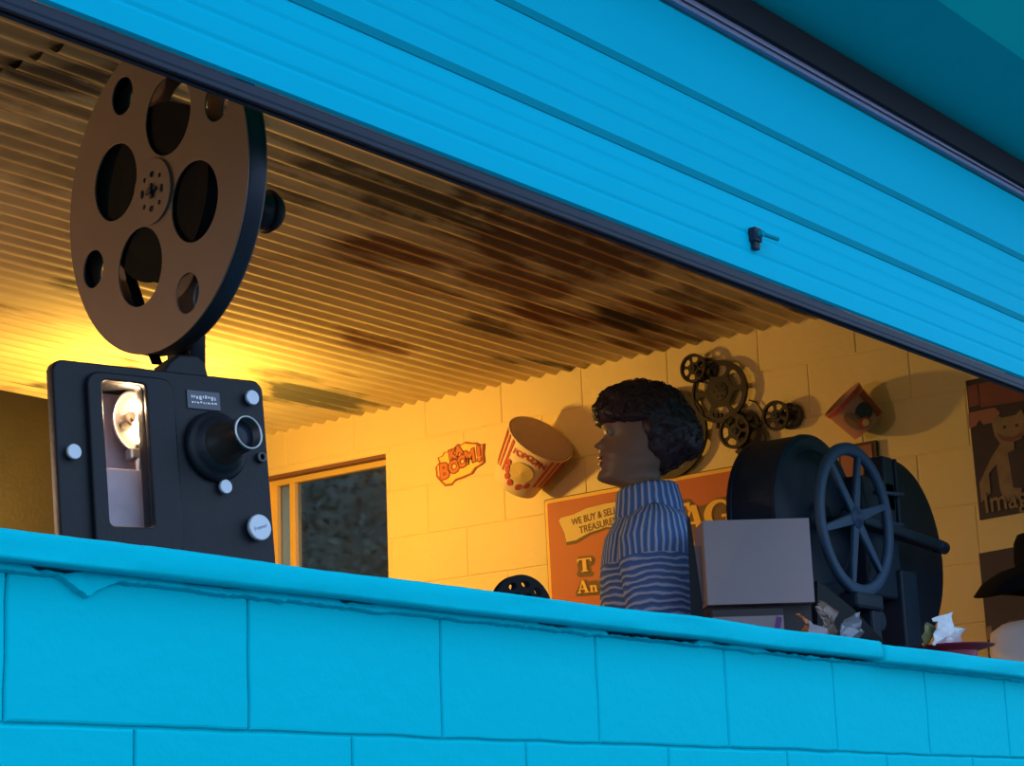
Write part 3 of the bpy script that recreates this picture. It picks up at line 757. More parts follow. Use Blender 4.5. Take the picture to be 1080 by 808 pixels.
# hair
HP = [(629, 446), (625.5, 437), (629, 424), (638, 412), (652, 405), (668, 402), (686, 402), (702, 406), (716, 414), (726, 426), (734, 440), (741, 458), (742, 471), (735, 481), (720, 488), (706, 495), (696, 500), (684, 495), (675, 482), (671, 467), (664, 456), (650, 451), (640, 449)]
HC = (684, 444)
hpol = [(ff(x)-ff(HC[0]), zz(y)-zz(HC[1])) for x, y in HP]
hang = sorted((math.atan2(z, f), math.hypot(f, z)) for f, z in hpol)
def hr(a):
    n = len(hang)
    for i in range(n):
        a0, r0 = hang[i]; a1, r1 = hang[(i+1) % n]
        if i == n-1: a1 += 2*pi
        aa = a if a >= a0 else a+2*pi
        if a0 <= aa <= a1: t = (aa-a0)/(a1-a0+1e-9); return r0+(r1-r0)*t
    return hang[0][1]
def hair_pt(d, extra=0.):
    a = math.atan2(d.z, d.x); h = math.hypot(d.x, d.z); r = hr(a)
    lat = .094*(1 if d.z > -.2 else .9)
    p = Vector((ff(HC[0])+r*d.x, lat*d.y, zz(HC[1])+r*d.z))
    nn = noise.noise(p*28)*.007 + noise.noise(p*75)*.003 + noise.noise(p*160)*.0015
    k = 1.0
    return p + Vector((d.x, d.y, d.z)).normalized()*(nn-.002+extra)
bm = bmesh.new(); bmesh.ops.create_icosphere(bm, subdivisions=6, radius=1)
for v in bm.verts: v.co = hair_pt(v.co.normalized())
hairo = obj('hair', bm, M['hair'], mq, True, M4=D_)
bm = bmesh.new()
for k in range(800):
    d = Vector((random.gauss(0, 1), random.gauss(0, 1), random.gauss(.15, 1))).normalized()
    if d.z < -.3 and d.x > .1: continue
    t = Vector((random.gauss(0, 1), random.gauss(0, 1), random.gauss(0, 1))); t = (t-t.dot(d)*d).normalized(); b2 = d.cross(t)
    pts = []; R_ = random.uniform(.05, .11)
    for q in range(6):
        an = q/5*random.uniform(2.2, 3.2); dd = (d + t*R_*sin(an)*1.2 + b2*R_*(1-cos(an))).normalized()
        pts.append(hair_pt(dd, .0005+.0028*sin(q/5*pi)+random.uniform(0, .0008)))
    tube(bm, pts, [.0010, .0014, .0014, .0012, .0010, .0005], 5)
obj('curls', bm, M['hair'], hairo, True)
# jumper
def loft_uv(name, rings, m, parent, M4, closed=True, cap=False, uscale=1., v_of=None):
    bm = bmesh.new(); uvl = bm.loops.layers.uv.new('UVMap')
    V = [[bm.verts.new(p) for p in r] for r in rings]; n = len(rings[0])
    us = []
    for r in rings:
        u = [0]
        for k in range(n): u.append(u[-1]+(Vector(r[(k+1) % n])-Vector(r[k])).length)
        us.append(u)
    um = us[len(us)//2]
    vv = [0]
    for a, b in zip(rings[:-1], rings[1:]): vv.append(vv[-1]+(sum((Vector(q) for q in b), Vector())-sum((Vector(q) for q in a), Vector())).length/n)
    if v_of: vv = [v_of(r) for r in rings]
    for i in range(len(V)-1):
        for k in range(n):
            k2 = (k+1) % n; f = bm.faces.new((V[i][k], V[i][k2], V[i+1][k2], V[i+1][k]))
            for lp, (ui, vi) in zip(f.loops, ((k, i), (k+1, i), (k+1, i+1), (k, i+1))):
                z = lp.vert.co.z
                lp[uvl].uv = (um[ui]*uscale, (vv[vi] if not v_of else vv[vi]))
    if cap: bm.faces.new(V[-1])
    me = bpy.data.meshes.new(name); bm.to_mesh(me); bm.free()
    o = link(name, me, m, parent, True); o.matrix_local = M4
    md = o.modifiers.new('s', 'SOLIDIFY'); md.thickness = .004; md.offset = -1
    return o
rings = []; N_ = 72
tor = [(522, 655, 700, .056), (536, 651, 706, .066), (541, 647, 711, .082), (548, 641, 716, .115), (556, 637, 719, .150), (566, 633, 721, .168), (582, 629.5, 722.5, .176), (600, 627, 724, .178), (620, 626, 726, .178), (645, 626, 728, .176), (675, 628, 728, .172), (705, 630, 727, .17)]
for (y, xf, xb, w) in tor:
    f0, f1 = ff(xf), ff(xb)
    rings.append([((f0+f1)/2+(f0-f1)/2*math.copysign(abs(cos(2*pi*k/N_))**.85, cos(2*pi*k/N_)), w*sin(2*pi*k/N_)*.78, max(low+.003, zz(y)+.012*cos(2*pi*k/N_)*(-1 if y < 560 else 0)+.004*sin(6*pi*k/N_))) for k in range(N_)])
jm = loft_uv('jumper', rings, M['knit'], mq, D_, v_of=lambda r: r[0][2]+.01)
# folded collar, dipping at the front
rings = []
for (dy, gf, gb, w) in ((20, -3, -3, .058), (6, -1.5, -1, .058), (0, 0, 0, .060), (-2, 2.0, 2.0, .064), (0, 4, 4, .069), (8, 5.5, 6, .073), (18, 7.5, 8.5, .078), (27, 8.5, 10, .082), (30, 7, 8, .079)):
    r = []
    for k in range(N_):
        a = 2*pi*k/N_; f0, f1 = ff(652-gf*1.0), ff(706+gb*.95)
        yb = 516 + (3.5*cos(a)) + dy*(1.0+.35*max(0, cos(a))) + 2.0*(1-abs(cos(a)))*(-1)
        r.append(((f0+f1)/2+(f0-f1)/2*cos(a)+.0015*sin(26*a)*.5, (w)*sin(a), zz(yb)))
    rings.append(r)
loft_uv('collar', rings, M['knitV'], mq, D_)
# near and far sleeves
for s in (1, -1):
    ctr = [(684, 541, .070, .02), (684, 546, .095, .05), (683, 556, .118, .075), (681, 575, .132, .088), (681, 600, .140, .088), (683, 635, .144, .084), (684, 670, .145, .078), (683, 705, .142, .072), (682, 735, .14, .07)]
    rings = []
    for (x, y, l, r_) in ctr:
        rings.append([(ff(x)+r_*cos(2*pi*k/40)*1.05, s*(l+r_*.62*sin(2*pi*k/40)), max(low+.003, zz(y)+.014*sin(2*pi*k/40))) for k in range(40)])
    loft_uv('sleeve', rings, M['knit'], mq, D_, cap=True, v_of=lambda r: r[0][2]+.01)

# ------------------------------------------------------------------ second figure at the far right, partly out of view
hp_ = onY(1112, 655, 2.42)
S2 = -(CB.transposed() @ hp_).z/F
f2 = Vector((-.80, -.60, 0)).normalized(); l2 = Vector((.6, -.8, 0))
M2 = Matrix.Translation((hp_.x, hp_.y, TOP)) @ Matrix((f2, Vector((0, 0, 1)).cross(f2), Vector((0, 0, 1)))).transposed().to_4x4()
mb = empty('mannequin', M2, 'mannequin bust in white shirt and wide black hat at the right edge', 'mannequin')
zs = hp_.z-TOP
bm = bmesh.new(); rings = []
for z, a, b in ((0, .10, .17), (zs-.09, .115, .19), (zs-.03, .10, .185), (zs+.005, .075, .14), (zs+.02, .05, .07), (zs+.04, .043, .045), (zs+.075, .045, .045), (zs+.09, .07, .055), (zs+.12, .092, .066), (zs+.17, .096, .073), (zs+.21, .092, .072), (zs+.25, .06, .05), (zs+.262, .02, .02)):
    rings.append([bm.verts.new((a*cos(2*pi*k/40)+(.012*math.exp(-((z-zs-.135)/.016)**2)*math.exp(-(sin(2*pi*k/40)/.2)**2)*(cos(2*pi*k/40) > 0)), b*sin(2*pi*k/40), z)) for k in range(40)])
for a, b in zip(rings[:-1], rings[1:]):
    for k in range(40): bm.faces.new((a[k], a[(k+1) % 40], b[(k+1) % 40], b[k]))
bm.faces.new(rings[0]); bm.faces.new(rings[-1]); obj('body', bm, M['skin'], mb, True)
bm = bmesh.new(); rings = []
for z, a, b in ((.004, .115, .185), (zs-.09, .128, .205), (zs-.03, .113, .198), (zs-.005, .09, .16), (zs+.012, .07, .105), (zs+.02, .056, .066), (zs+.03, .053, .058)):
    rings.append([bm.verts.new((a*cos(2*pi*k/48)*(1+.02*sin(9*2*pi*k/48)*(z < zs-.02)), b*sin(2*pi*k/48), z)) for k in range(48)])
for a, b in zip(rings[:-1], rings[1:]):
    for k in range(48): bm.faces.new((a[k], a[(k+1) % 48], b[(k+1) % 48], b[k]))
obj('shirt', bm, M['shirt'], mb, True)
bm = bmesh.new(); T = Matrix.Translation((0, 0, zs+.135)) @ Matrix.Rotation(.0, 4, 'X')
lathe(bm, [(.098, .02), (.15, .014), (.20, -.012), (.232, -.045), (.236, -.043), (.205, -.004), (.15, .026), (.102, .036), (.104, .06), (.10, .11), (.088, .135), (.05, .142), (0, .14)], T, 56)
for v in bm.verts:
    r = math.hypot(v.co.x, v.co.y)
    if r > .12: v.co.z += .02*sin(2*math.atan2(v.co.y, v.co.x)+.6)*(r-.12)/.11
obj('hat', bm, M['hat'], mb, True)

# ------------------------------------------------------------------ black film machine
WY = 2.52
Wc = onY(902, 548, WY); mS = -(CB.transposed() @ Wc).z/F
mc = empty('film_machine', (Wc.x, WY+.15, TOP), 'large black film machine with spoked handwheel and round drums, right of the grey box', 'film machine')
MI = mc.matrix_world.inverted()
YX = lambda x, y, z: Matrix.Translation((x, y, z)) @ RX     # lathe axis pointing to the street (-y)
rW = 82*mS
bm = bmesh.new()
lathe(bm, [(rW-.034, .004), (rW-.028, .009), (rW-.006, .010), (rW, .005), (rW, -.008), (rW-.006, -.012), (rW-.028, -.011), (rW-.034, -.006)], YX(Wc.x, WY, Wc.z), 80, close=True)
wh = obj('handwheel', bm, M['wheel'], mc, True, M4=MI)
for a in (131, 77, 16, 195, 257, 312):
    a = radians(a); bm = bmesh.new(); c, s = cos(a), sin(a)
    P0_ = [(.02, -.013), (rW-.018, -.006), (rW-.018, .006), (.02, .013)]
    me = curve_mesh([[(c*x-s*y, s*x+c*y) for x, y in P0_]], .014, .003); bm.free()
    o = link('spoke', me, M['wheel'], wh); o.matrix_local = YX(Wc.x, WY, Wc.z+.005)
bm = bmesh.new(); lathe(bm, [(0, .022), (.012, .022), (.014, .014), (.028, .012), (.032, .006), (.032, -.03), (0, -.03)], YX(Wc.x, WY, Wc.z+.005), 40); hb_ = obj('hub', bm, M['wheel'], wh, True)
# left magazine drum
dc = onY(863, 546, 2.62); rD = 89*(-(CB.transposed() @ dc).z/F)
bm = bmesh.new(); lathe(bm, [(0, 0), (rD-.05, 0), (rD-.045, .004), (rD-.012, .004), (rD, -.002), (rD+.002, -.012), (rD, -.014), (rD, -.135), (rD+.003, -.137), (rD+.003, -.15), (0, -.15)], YX(dc.x, 2.62, dc.z), 80)
obj('magazine_drum', bm, M['black2'], mc, False, M4=MI)
for p_ in mc.children[-1].data.polygons: p_.use_smooth = False
# right disc
rc = onY(951, 583, 2.66); rR = 100*(-(CB.transposed() @ rc).z/F)
bm = bmesh.new(); lathe(bm, [(0, 0), (rR-.012, 0), (rR-.002, -.003), (rR, -.008), (rR-.002, -.018), (0, -.02)], YX(rc.x, 2.66, rc.z), 80); obj('rear_disc', bm, M['black2'], mc, False, M4=MI)
# core box joining the two, ribs and column
bm = bmesh.new()
box(bm, ((Wc.x+rc.x)/2-.03, 2.61, Wc.z-.02), (.20, .09, .34), .008)
p = onY(955, 640, 2.57); box(bm, (p.x, 2.60, (p.z+.1+TOP)/2-.0), (.10, .10, p.z+.1-TOP), .006)
p1 = onY(931, 500, 2.58)
box(bm, (p1.x+.01, 2.60, p1.z-.03), (.06, .07, .16), .006); box(bm, (p1.x+.06, 2.59, p1.z-.05), (.014, .05, .2), .003)
obj('frame', bm, M['black2'], mc, M4=MI)
bm = bmesh.new()
pa = onY(905, 548, 2.55); pb_ = onY(985, 575, 2.55)
T, L = axis(pa, pb_); box(bm, (pa+pb_)/2, (.045, .03, L), .006, (pb_-pa).to_track_quat('Z', 'Y').to_matrix())
ar = obj('cross_arm', bm, M['black2'], mc, M4=MI)
for y_ in (519, 551):
    q0, q1 = onY(925, y_, 2.555), onY(952, y_+3, 2.555); bm = bmesh.new(); cyl(bm, q0, q1, .006, seg=14); obj('roller', bm, M['wheel'], mc, True, M4=MI)
bm = bmesh.new(); q = onY(992, 577, 2.55); dv = (pb_-pa).normalized(); cyl(bm, q-dv*.03, q+dv*.028, .021, .019, seg=28, bev=.004); obj('arm_knob', bm, M['black2'], ar, True)
# pedestal
bm = bmesh.new()
z2 = Wc.z-rW; 
box(bm, (Wc.x+.02, WY+.01, z2-.012), (.15, .06, .045), .010); 
box(bm, (Wc.x+.065, WY+.02, (z2-.02+TOP)/2), (.05, .06, z2-.02-TOP), .008)
box(bm, (Wc.x+.02, WY+.09, TOP+.012), (.42, .30, .024), .006)
box(bm, (Wc.x-.02, WY+.09, (TOP+z2)/2), (.12, .06, z2-TOP), .01)
cyl(bm, (Wc.x+.11, WY, z2-.055), (Wc.x+.11, WY+.05, z2-.055), .03, bev=.004)
pd = obj('pedestal', bm, M['black2'], mc, M4=MI)
bm = bmesh.new(); cyl(bm, (Wc.x, WY+.01, Wc.z), (Wc.x, 2.62, Wc.z), .018); cyl(bm, (dc.x, 2.6, dc.z), (dc.x, 2.7, dc.z), .04); obj('axle', bm, M['black2'], mc, True, M4=MI)
# sloping black lid beside the wheel
lid = [onY(x, y, 2.44) for x, y in ((862, 613), (870, 618), (900, 642), (932, 676), (925, 690), (862, 690))]
bm = bmesh.new(); 
vs0 = [bm.verts.new(v) for v in lid]; vs1 = [bm.verts.new(v+Vector((0, .02, 0))) for v in lid]
for v in vs0[-2:]+vs1[-2:]: v.co.z = TOP+.001
bm.faces.new(vs0); bm.faces.new(vs1)
for k in range(6): bm.faces.new((vs0[k], vs0[(k+1) % 6], vs1[(k+1) % 6], vs1[k]))
tag(obj('film_case', bm, M['navyplastic']), 'dull black sloping case lid in front of the spoked handwheel', 'case')

# ------------------------------------------------------------------ grey cardboard box on a carton
BY = 2.50
b = [onY(x, y, BY) for x, y in ((743, 548), (857, 547), (858, 636), (744, 633))]
dist = -(CB.transposed() @ b[0]).z
# a face square to the view: built on a level box turned to the street corner
ctr = onY(800, 592, BY); sB = -(CB.transposed() @ ctr).z/F
wB = 114*sB; hB = 88*sB*1.02; yawB = math.atan2(-.79, .615)
RB = Matrix.Rotation(radians(-52+3), 3, 'Z')
CBx = Matrix.Translation(ctr) @ RB.to_4x4()      # x along the face, -y to camera
Zb = ctr.z-hB/2
cb = empty('cardboard_box', Matrix.Translation((ctr.x, ctr.y, Zb)) @ RB.to_4x4(), 'plain mauve-grey cardboard box turned square to the street beside the jumper', 'box')
bm = bmesh.new(); box(bm, (0, .07, hB/2), (wB, .14, hB), .002); obj('body', bm, M['card'], cb)
bm = bmesh.new(); box(bm, (0, -.0015, hB*.32/2), (wB-.001, .002, hB*.32), .0006); obj('bottom_flap', bm, M['card'], cb)
bm = bmesh.new(); box(bm, (-wB/2-.010, .045, hB*.38), (.024, .004, hB*.70), rot=Matrix.Rotation(.25, 3, 'Z')); obj('side_flap', bm, M['card'], cb)
# carton underneath
cw = empty('carton', Matrix.Translation((ctr.x, ctr.y, TOP)) @ RB.to_4x4(), 'pale carton with a purple stripe lying under the grey cardboard box', 'carton')
hC = Zb-TOP
bm = bmesh.new(); box(bm, (-.035, .085, (hC-.012)/2), (wB*.66, .17, hC-.012), .002); box(bm, (0, .085, (hC-.001)/2), (wB*.98, .10, hC-.001)); obj('body', bm, M['carddk'], cw)  # wide rear slab darkened to paint the shaded gap beside the carton
bm = bmesh.new(); box(bm, (-.035, -.001, (hC-.03)/2), (wB*.655, .002, hC-.03)); obj('label_panel', bm, M['card'], cw)
bm = bmesh.new(); box(bm, (.03, -.003, (hC-.03)/2), (.013, .002, hC-.035), rot=Matrix.Rotation(.25, 3, 'Y')); obj('stripe', bm, M['purple'], cw)
# narrow near-black wedge between jumper and box
bb = [onY(x, y, 2.60) for x, y in ((724, 541), (728, 548), (741, 636), (742, 645), (728, 645))]
bm = bmesh.new(); v0 = [bm.verts.new(v) for v in bb]; 
for v in v0[-2:]: v.co.z = TOP+.001
v0[2].co.z = bb[2].z
v1 = [bm.verts.new(v.co+Vector((.008, .005, 0))) for v in v0]
bm.faces.new(v0); bm.faces.new(v1)
for k in range(5): bm.faces.new((v0[k], v0[(k+1) % 5], v1[(k+1) % 5], v1[k]))
tag(obj('dark_wedge', bm, M['navyplastic']), 'narrow black wedge standing between the blue jumper and the cardboard box', 'board')

# ------------------------------------------------------------------ small clutter
def crumple(name, px, py, y, size, m, label, cat, sc=(1, 1, 1), seed=0, yaw=0):
    p = onY(px, py, y); bm = bmesh.new(); bmesh.ops.create_icosphere(bm, subdivisions=3, radius=1)
    for v in bm.verts:
        d = v.co.normalized(); r = 1+.55*noise.noise(d*1.7+Vector((seed, 0, 0)))+.35*abs(noise.noise(d*4+Vector((0, seed, 0))))
        v.co = d*r
    zmin = min(v.co.z for v in bm.verts)*size*sc[2]; zmax = max(v.co.z for v in bm.verts)*size*sc[2]
    h = max(p.z-TOP, .02)
    for v in bm.verts: v.co = Vector((v.co.x*size*sc[0], v.co.y*size*sc[1], (v.co.z*size*sc[2]-zmin)/(zmax-zmin)*h))
    o = obj(name, bm, m); o.matrix_world = Matrix.Translation((p.x, p.y, TOP)) @ Matrix.Rotation(yaw, 4, 'Z')
    return tag(o, label, cat)
def crease(bm):
    bmesh.ops.subdivide_edges(bm, edges=bm.edges[:], cuts=3, use_grid_fill=True)
    for v in bm.verts:
        n_ = noise.noise(v.co*38); v.co.y += .012*n_; v.co.x += .006*noise.noise(v.co*45+Vector((5, 0, 0)))
        if v.co.z > TOP+.015: v.co.z += .005*noise.noise(v.co*40+Vector((0, 9, 0)))
def folded(name, pts, y, m, label, cat, thick=.003, fold=.02):
    """a sheet standing crumpled: outline carried to depth y, wavy, with thickness"""
    P = [onY(a, b_, y) for a, b_ in pts]; c = sum(P, Vector())/len(P); bm = bmesh.new()
    cc = bm.verts.new(c+Vector((0, -fold, 0)))
    vs = []
    for i, p in enumerate(P):
        if p.z < TOP+.012: p.z = TOP
        vs.append(bm.verts.new(p+Vector((0, fold*(.8 if i % 2 else -.4), 0))))
    for i in range(len(vs)): bm.faces.new((cc, vs[i], vs[(i+1) % len(vs)]))
    crease(bm)
    o = obj(name, bm, m); md = o.modifiers.new('s', 'SOLIDIFY'); md.thickness = thick
    return tag(o, label, cat)
folded('paper_scrap', [(838, 648), (851, 647), (850, 656), (858, 664), (858, 690), (846, 690), (846, 656)], 2.26, M['orange'], 'small orange paper scrap standing on the counter right of the carton', 'paper')
folded('wrapper', [(858, 640), (872, 633), (878, 645), (882, 662), (884, 690), (866, 690), (866, 660)], 2.30, M['brownplastic'], 'crumpled brown plastic wrapper in front of the black case lid', 'wrapper')
folded('foil_scrap', [(884, 660), (896, 655), (902, 646), (907, 658), (906, 668), (903, 690), (882, 690)], 2.28, M['silver'], 'crumpled silvery foil scrap below the spoked handwheel', 'foil')
folded('paper_scrap', [(848, 655), (862, 658), (868, 665), (868, 690), (850, 690)], 2.22, M['card'], 'small greyish paper scrap beside the orange one', 'paper')
# red tray with white paper and olive wrap
tp = onY(1004, 683, 2.30)
bm = bmesh.new(); hT = tp.z-TOP
T = Matrix.Translation((tp.x, tp.y, TOP))
lathe(bm, [(0, .0), (.06, 0), (.062, .004), (.066, hT-.012), (.110, hT), (.112, hT+.003), (.105, hT+.003), (.06, hT-.006), (0, hT-.006)], T, 48)
tag(obj('red_dish', bm, M['redtray'], smooth=False), 'flat red dish on a foot holding crumpled white paper', 'dish')
def on_dish(name, pts, y, m, label, cat, fold=.015):
    P = [onY(a, b_, y) for a, b_ in pts]; zm = TOP+hT-.0055
    c = sum(P, Vector())/len(P); bm = bmesh.new(); cc = bm.verts.new(c+Vector((0, -fold*1.6, .0)))
    vs = []
    for i, p in enumerate(P):
        p.z = max(p.z, zm); vs.append(bm.verts.new(p+Vector((0, fold*(1 if i % 2 else -.6), 0))))
    for i in range(len(vs)): bm.faces.new((cc, vs[i], vs[(i+1) % len(vs)]))
    crease(bm)
    o = obj(name, bm, m); md = o.modifiers.new('s', 'SOLIDIFY'); md.thickness = .0015
    return tag(o, label, cat)
on_dish('crumpled_paper', [(984, 657), (990, 652), (1001, 645), (1004, 658), (1014, 664), (1018, 676), (1014, 684), (990, 684), (981, 680)], 2.30, M['paper'], 'crumpled white paper lying on the red dish', 'paper')
on_dish('olive_wrap', [(973, 660), (981, 656), (987, 664), (984, 676), (973, 684)], 2.33, M['olive'], 'yellow-green crumpled wrap behind the white paper on the red dish', 'wrapper', .008)

# ------------------------------------------------------------------ black reel behind the sill
tr = onY(549, 607, 2.62); rB = (tr.z-TOP)/2
bR = empty('film_reel', Matrix.Translation((tr.x, 2.62, TOP+rB)) @ (Matrix.Rotation(radians(-20), 4, 'Z')) @ RX, 'black plastic film reel standing low behind the sill near the orange sign', 'film reel')
hl = [circ(.74*rB*cos(radians(a)), .74*rB*sin(radians(a)), .15*rB, 20, .105*rB, radians(a+90)) for a in range(10, 370, 36)]
hl += [circ(.40*rB*cos(radians(a)), .40*rB*sin(radians(a)), .13*rB, 18) for a in range(0, 360, 60)]
for nm, z in (('front_disc', .006), ('rear_disc', -.012)):
    o = link(nm, curve_mesh([circ(0, 0, rB, 64)]+hl, .003, .0008), M['navyplastic'], bR); o.matrix_local = Matrix.Translation((0, 0, z))
bm = bmesh.new(); cyl(bm, (0, 0, -.012), (0, 0, .01), .22*rB); obj('core', bm, M['navyplastic'], bR)

# ------------------------------------------------------------------ wall: sign
so = onX(576, 528, WX)
sgn = empty('shop_sign', Matrix.Translation(so), 'rust-orange shop sign with yellow lettering on the yellow block wall', 'sign')
def wm_(px, py, off, rot=0.): return wallM(px, py, off, rot)
R3 = Matrix(((0, 0, -1), (-1, 0, 0), (0, 1, 0))).to_4x4()
SW, SH = 1.22, .78
# sign board hangs slightly out of level: frame from two photo points of its top edge
pA, pB = onX(577, 528, WX), onX(783, 491, WX)
ux = (pB-pA).normalized(); rotS = math.atan2(ux.z, -ux.y)
SG = Matrix.Translation(Vector((WX, pA.y, pA.z))) @ R3 @ Matrix.Rotation(rotS, 4, 'Z')
def splate(name, poly, z, th, m, parent=sgn):
    o = link(name, curve_mesh([poly], th), m); return put(o, parent, SG @ Matrix.Translation((0, 0, z)))
splate('backing', rrect(0, SW, -SH, 0, .01), .012, .016, M['signedge'])
splate('border', rrect(.004, SW-.004, -SH+.004, -.004, .01), .021, .004, M['signye'])
brd = splate('face', rrect(.018, SW-.018, -SH+.018, -.018, .006), .0235, .003, M['signred'])
def suv(px, py):
    q = SG.inverted() @ onX(px, py, WX-.025); return (q.x, q.y)
# ribbon banner
rib = [(590, 550), (592, 546.5), (605, 543), (620, 536), (640, 531), (660, 528), (676, 530), (676, 552), (660, 556), (640, 556), (622, 562), (608, 570), (598, 572), (596, 563)]
rs = [suv(*p) for p in rib]; cx_ = sum(p[0] for p in rs)/len(rs); cy_ = sum(p[1] for p in rs)/len(rs)
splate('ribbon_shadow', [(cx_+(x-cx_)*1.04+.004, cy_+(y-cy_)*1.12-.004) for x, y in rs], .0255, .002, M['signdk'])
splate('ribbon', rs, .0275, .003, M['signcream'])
def stext(s, px, py, size, m, rot=0., z=.0295, off=0., par=sgn, name='lettering', sx=1.):
    x, y = suv(px, py); o = link(name, text_mesh(s, size, .0006, off), m)
    return put(o, par, SG @ Matrix.Translation((x, y, z)) @ Matrix.Rotation(rot, 4, 'Z') @ Matrix.Diagonal((sx, 1, 1, 1)))
a_, b_ = suv(598, 553), suv(640, 540); rr = math.atan2(b_[1]-a_[1], b_[0]-a_[0])
stext('WE BUY & SELL', 627, 545, .038, M['signdk'], rr*.8, off=.0006, sx=.82); stext('TREASURES', 631, 554.5, .038, M['signdk'], rr*.8, off=.0006, sx=.9)
# serif letters drawn as outlines (unit box 0..1)
def serif(ch):
    if ch == 'T': return [[(0, 1), (0, .72), (.07, .72), (.14, .9), (.37, .9), (.37, .1), (.25, .07), (.25, 0), (.75, 0), (.75, .07), (.63, .1), (.63, .9), (.86, .9), (.93, .72), (1, .72), (1, 1)]]
    if ch == 'A': return [[(0, 0), (0, .08), (.1, .1), (.42, 1), (.62, 1), (.92, .1), (1, .08), (1, 0), (.6, 0), (.6, .08), (.68, .1), (.62, .28), (.28, .28), (.22, .1), (.32, .08), (.32, 0)], [(.31, .38), (.45, .8), (.58, .38)]]
    if ch == 'G':
        P = [(.5+.5*cos(t), .5+.52*sin(t)) for t in [radians(a) for a in range(48, 322, 10)]]
        Q = [(.56+.30*cos(t), .5+.40*sin(t)) for t in [radians(a) for a in range(312, 50, -10)]]
        return [P+[(.98, .2), (.98, .48), (.6, .48), (.6, .38), (.74, .38), (.74, .2)]+Q+[(.86, .62), (.94, .62), (.94, .94), (.86, .94)]]
    if ch == 'E': return [[(0, 0), (0, .08), (.1, .1), (.1, .9), (0, .92), (0, 1), (.95, 1), (.95, .68), (.86, .68), (.78, .9), (.38, .9), (.38, .56), (.58, .56), (.62, .66), (.68, .66), (.68, .34), (.62, .34), (.58, .46), (.38, .46), (.38, .1), (.78, .1), (.9, .34), (1, .34), (.97, 0)]]
    if ch == 'n': return [[(0, 0), (0, .06), (.08, .1), (.08, .5), (0, .54), (0, .6), (.32, .64), (.34, .54), (.5, .63), (.7, .6), (.82, .48), (.82, .1), (.9, .06), (.9, 0), (.5, 0), (.5, .06), (.58, .1), (.58, .42), (.5, .5), (.34, .42), (.34, .1), (.42, .06), (.42, 0)]]
def sletter(ch, box_px, shadow=.006, rot=0.):
    """box_px: lower left, lower right, upper left photo points"""
    o_, r_, u_ = [Vector(suv(*p)) for p in box_px]
    def mp(p, g=0.): 
        return tuple(o_+(r_-o_)*p[0]+(u_-o_)*p[1])
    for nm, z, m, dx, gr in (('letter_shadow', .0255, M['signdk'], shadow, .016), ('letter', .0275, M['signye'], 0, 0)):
        pol = serif(ch); L = []
        for i, q in enumerate(pol):
            if gr and i: continue
            pts = [Vector(mp(p)) for p in q]
            L.append([(p.x+dx, p.y-dx) for p in pts])
        cu_ = curve_mesh(L, .003)
        ob = link(nm, cu_, m); put(ob, sgn, SG @ Matrix.Translation((0, 0, z)))
        if gr:
            # brown halo round the letter
            cu = bpy.data.curves.new('h', 'CURVE'); cu.dimensions = '2D'; cu.fill_mode = 'BOTH'; cu.extrude = .001; cu.offset = -gr
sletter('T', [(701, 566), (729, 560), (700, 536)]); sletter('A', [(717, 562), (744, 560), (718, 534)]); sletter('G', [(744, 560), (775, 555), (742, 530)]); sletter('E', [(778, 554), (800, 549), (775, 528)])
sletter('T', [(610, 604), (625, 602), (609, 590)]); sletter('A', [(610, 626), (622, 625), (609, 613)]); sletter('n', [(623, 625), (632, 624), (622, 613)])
# brown halo blobs behind the lettering
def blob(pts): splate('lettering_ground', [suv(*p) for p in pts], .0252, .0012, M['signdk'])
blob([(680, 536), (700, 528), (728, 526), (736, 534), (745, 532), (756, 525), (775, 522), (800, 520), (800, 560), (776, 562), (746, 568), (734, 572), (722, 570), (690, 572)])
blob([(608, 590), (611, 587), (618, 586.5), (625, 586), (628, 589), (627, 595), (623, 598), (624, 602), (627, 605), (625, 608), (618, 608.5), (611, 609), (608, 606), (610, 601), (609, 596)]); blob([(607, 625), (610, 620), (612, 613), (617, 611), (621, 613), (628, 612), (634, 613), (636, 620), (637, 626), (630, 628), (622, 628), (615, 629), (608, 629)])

# wall sticker: KA-BOOM!
out = [(461, 503), (460, 493), (464, 488), (462, 483), (467, 481), (469, 477), (476, 476), (481, 471), (487, 469), (492, 466), (498, 467), (503, 467), (507, 469), (512, 468), (511, 478), (512, 488), (508, 491), (503, 494), (499, 500), (492, 503), (487, 505), (481, 507), (477, 512), (470, 513), (466, 509)]
st = empty('wall_sticker', Matrix.Translation(onX(487, 490, WX)), 'comic burst sticker reading KA-BOOM! on the yellow wall', 'sticker')
cxs = sum(p[0] for p in out)/len(out); cys = sum(p[1] for p in out)/len(out)
def shr(k): return [(cxs+(x-cxs)*k, cys+(y-cys)*k) for x, y in out]
wall_plate('burst_edge', out, .003, .004, M['boomdk'], st); wall_plate('burst_rim', shr(.955), .0055, .002, M['boomred'], st); wall_plate('burst_band', shr(.90), .0068, .002, M['boomye'], st)
def wtext(s, px, py, px2, py2, size, m, off, par, bold=0., name='lettering', sx=1.):
    A, B = onX(px, py, WX), onX(px2, py2, WX); rot = math.atan2(B.z-A.z, -(B.y-A.y)); c = (A+B)/2
    o = link(name, text_mesh(s, size, .0006, bold), m)
    return put(o, par, Matrix.Translation((WX-off, c.y, c.z)) @ R3 @ Matrix.Rotation(rot, 4, 'Z') @ Matrix.Diagonal((sx, 1, 1, 1)))
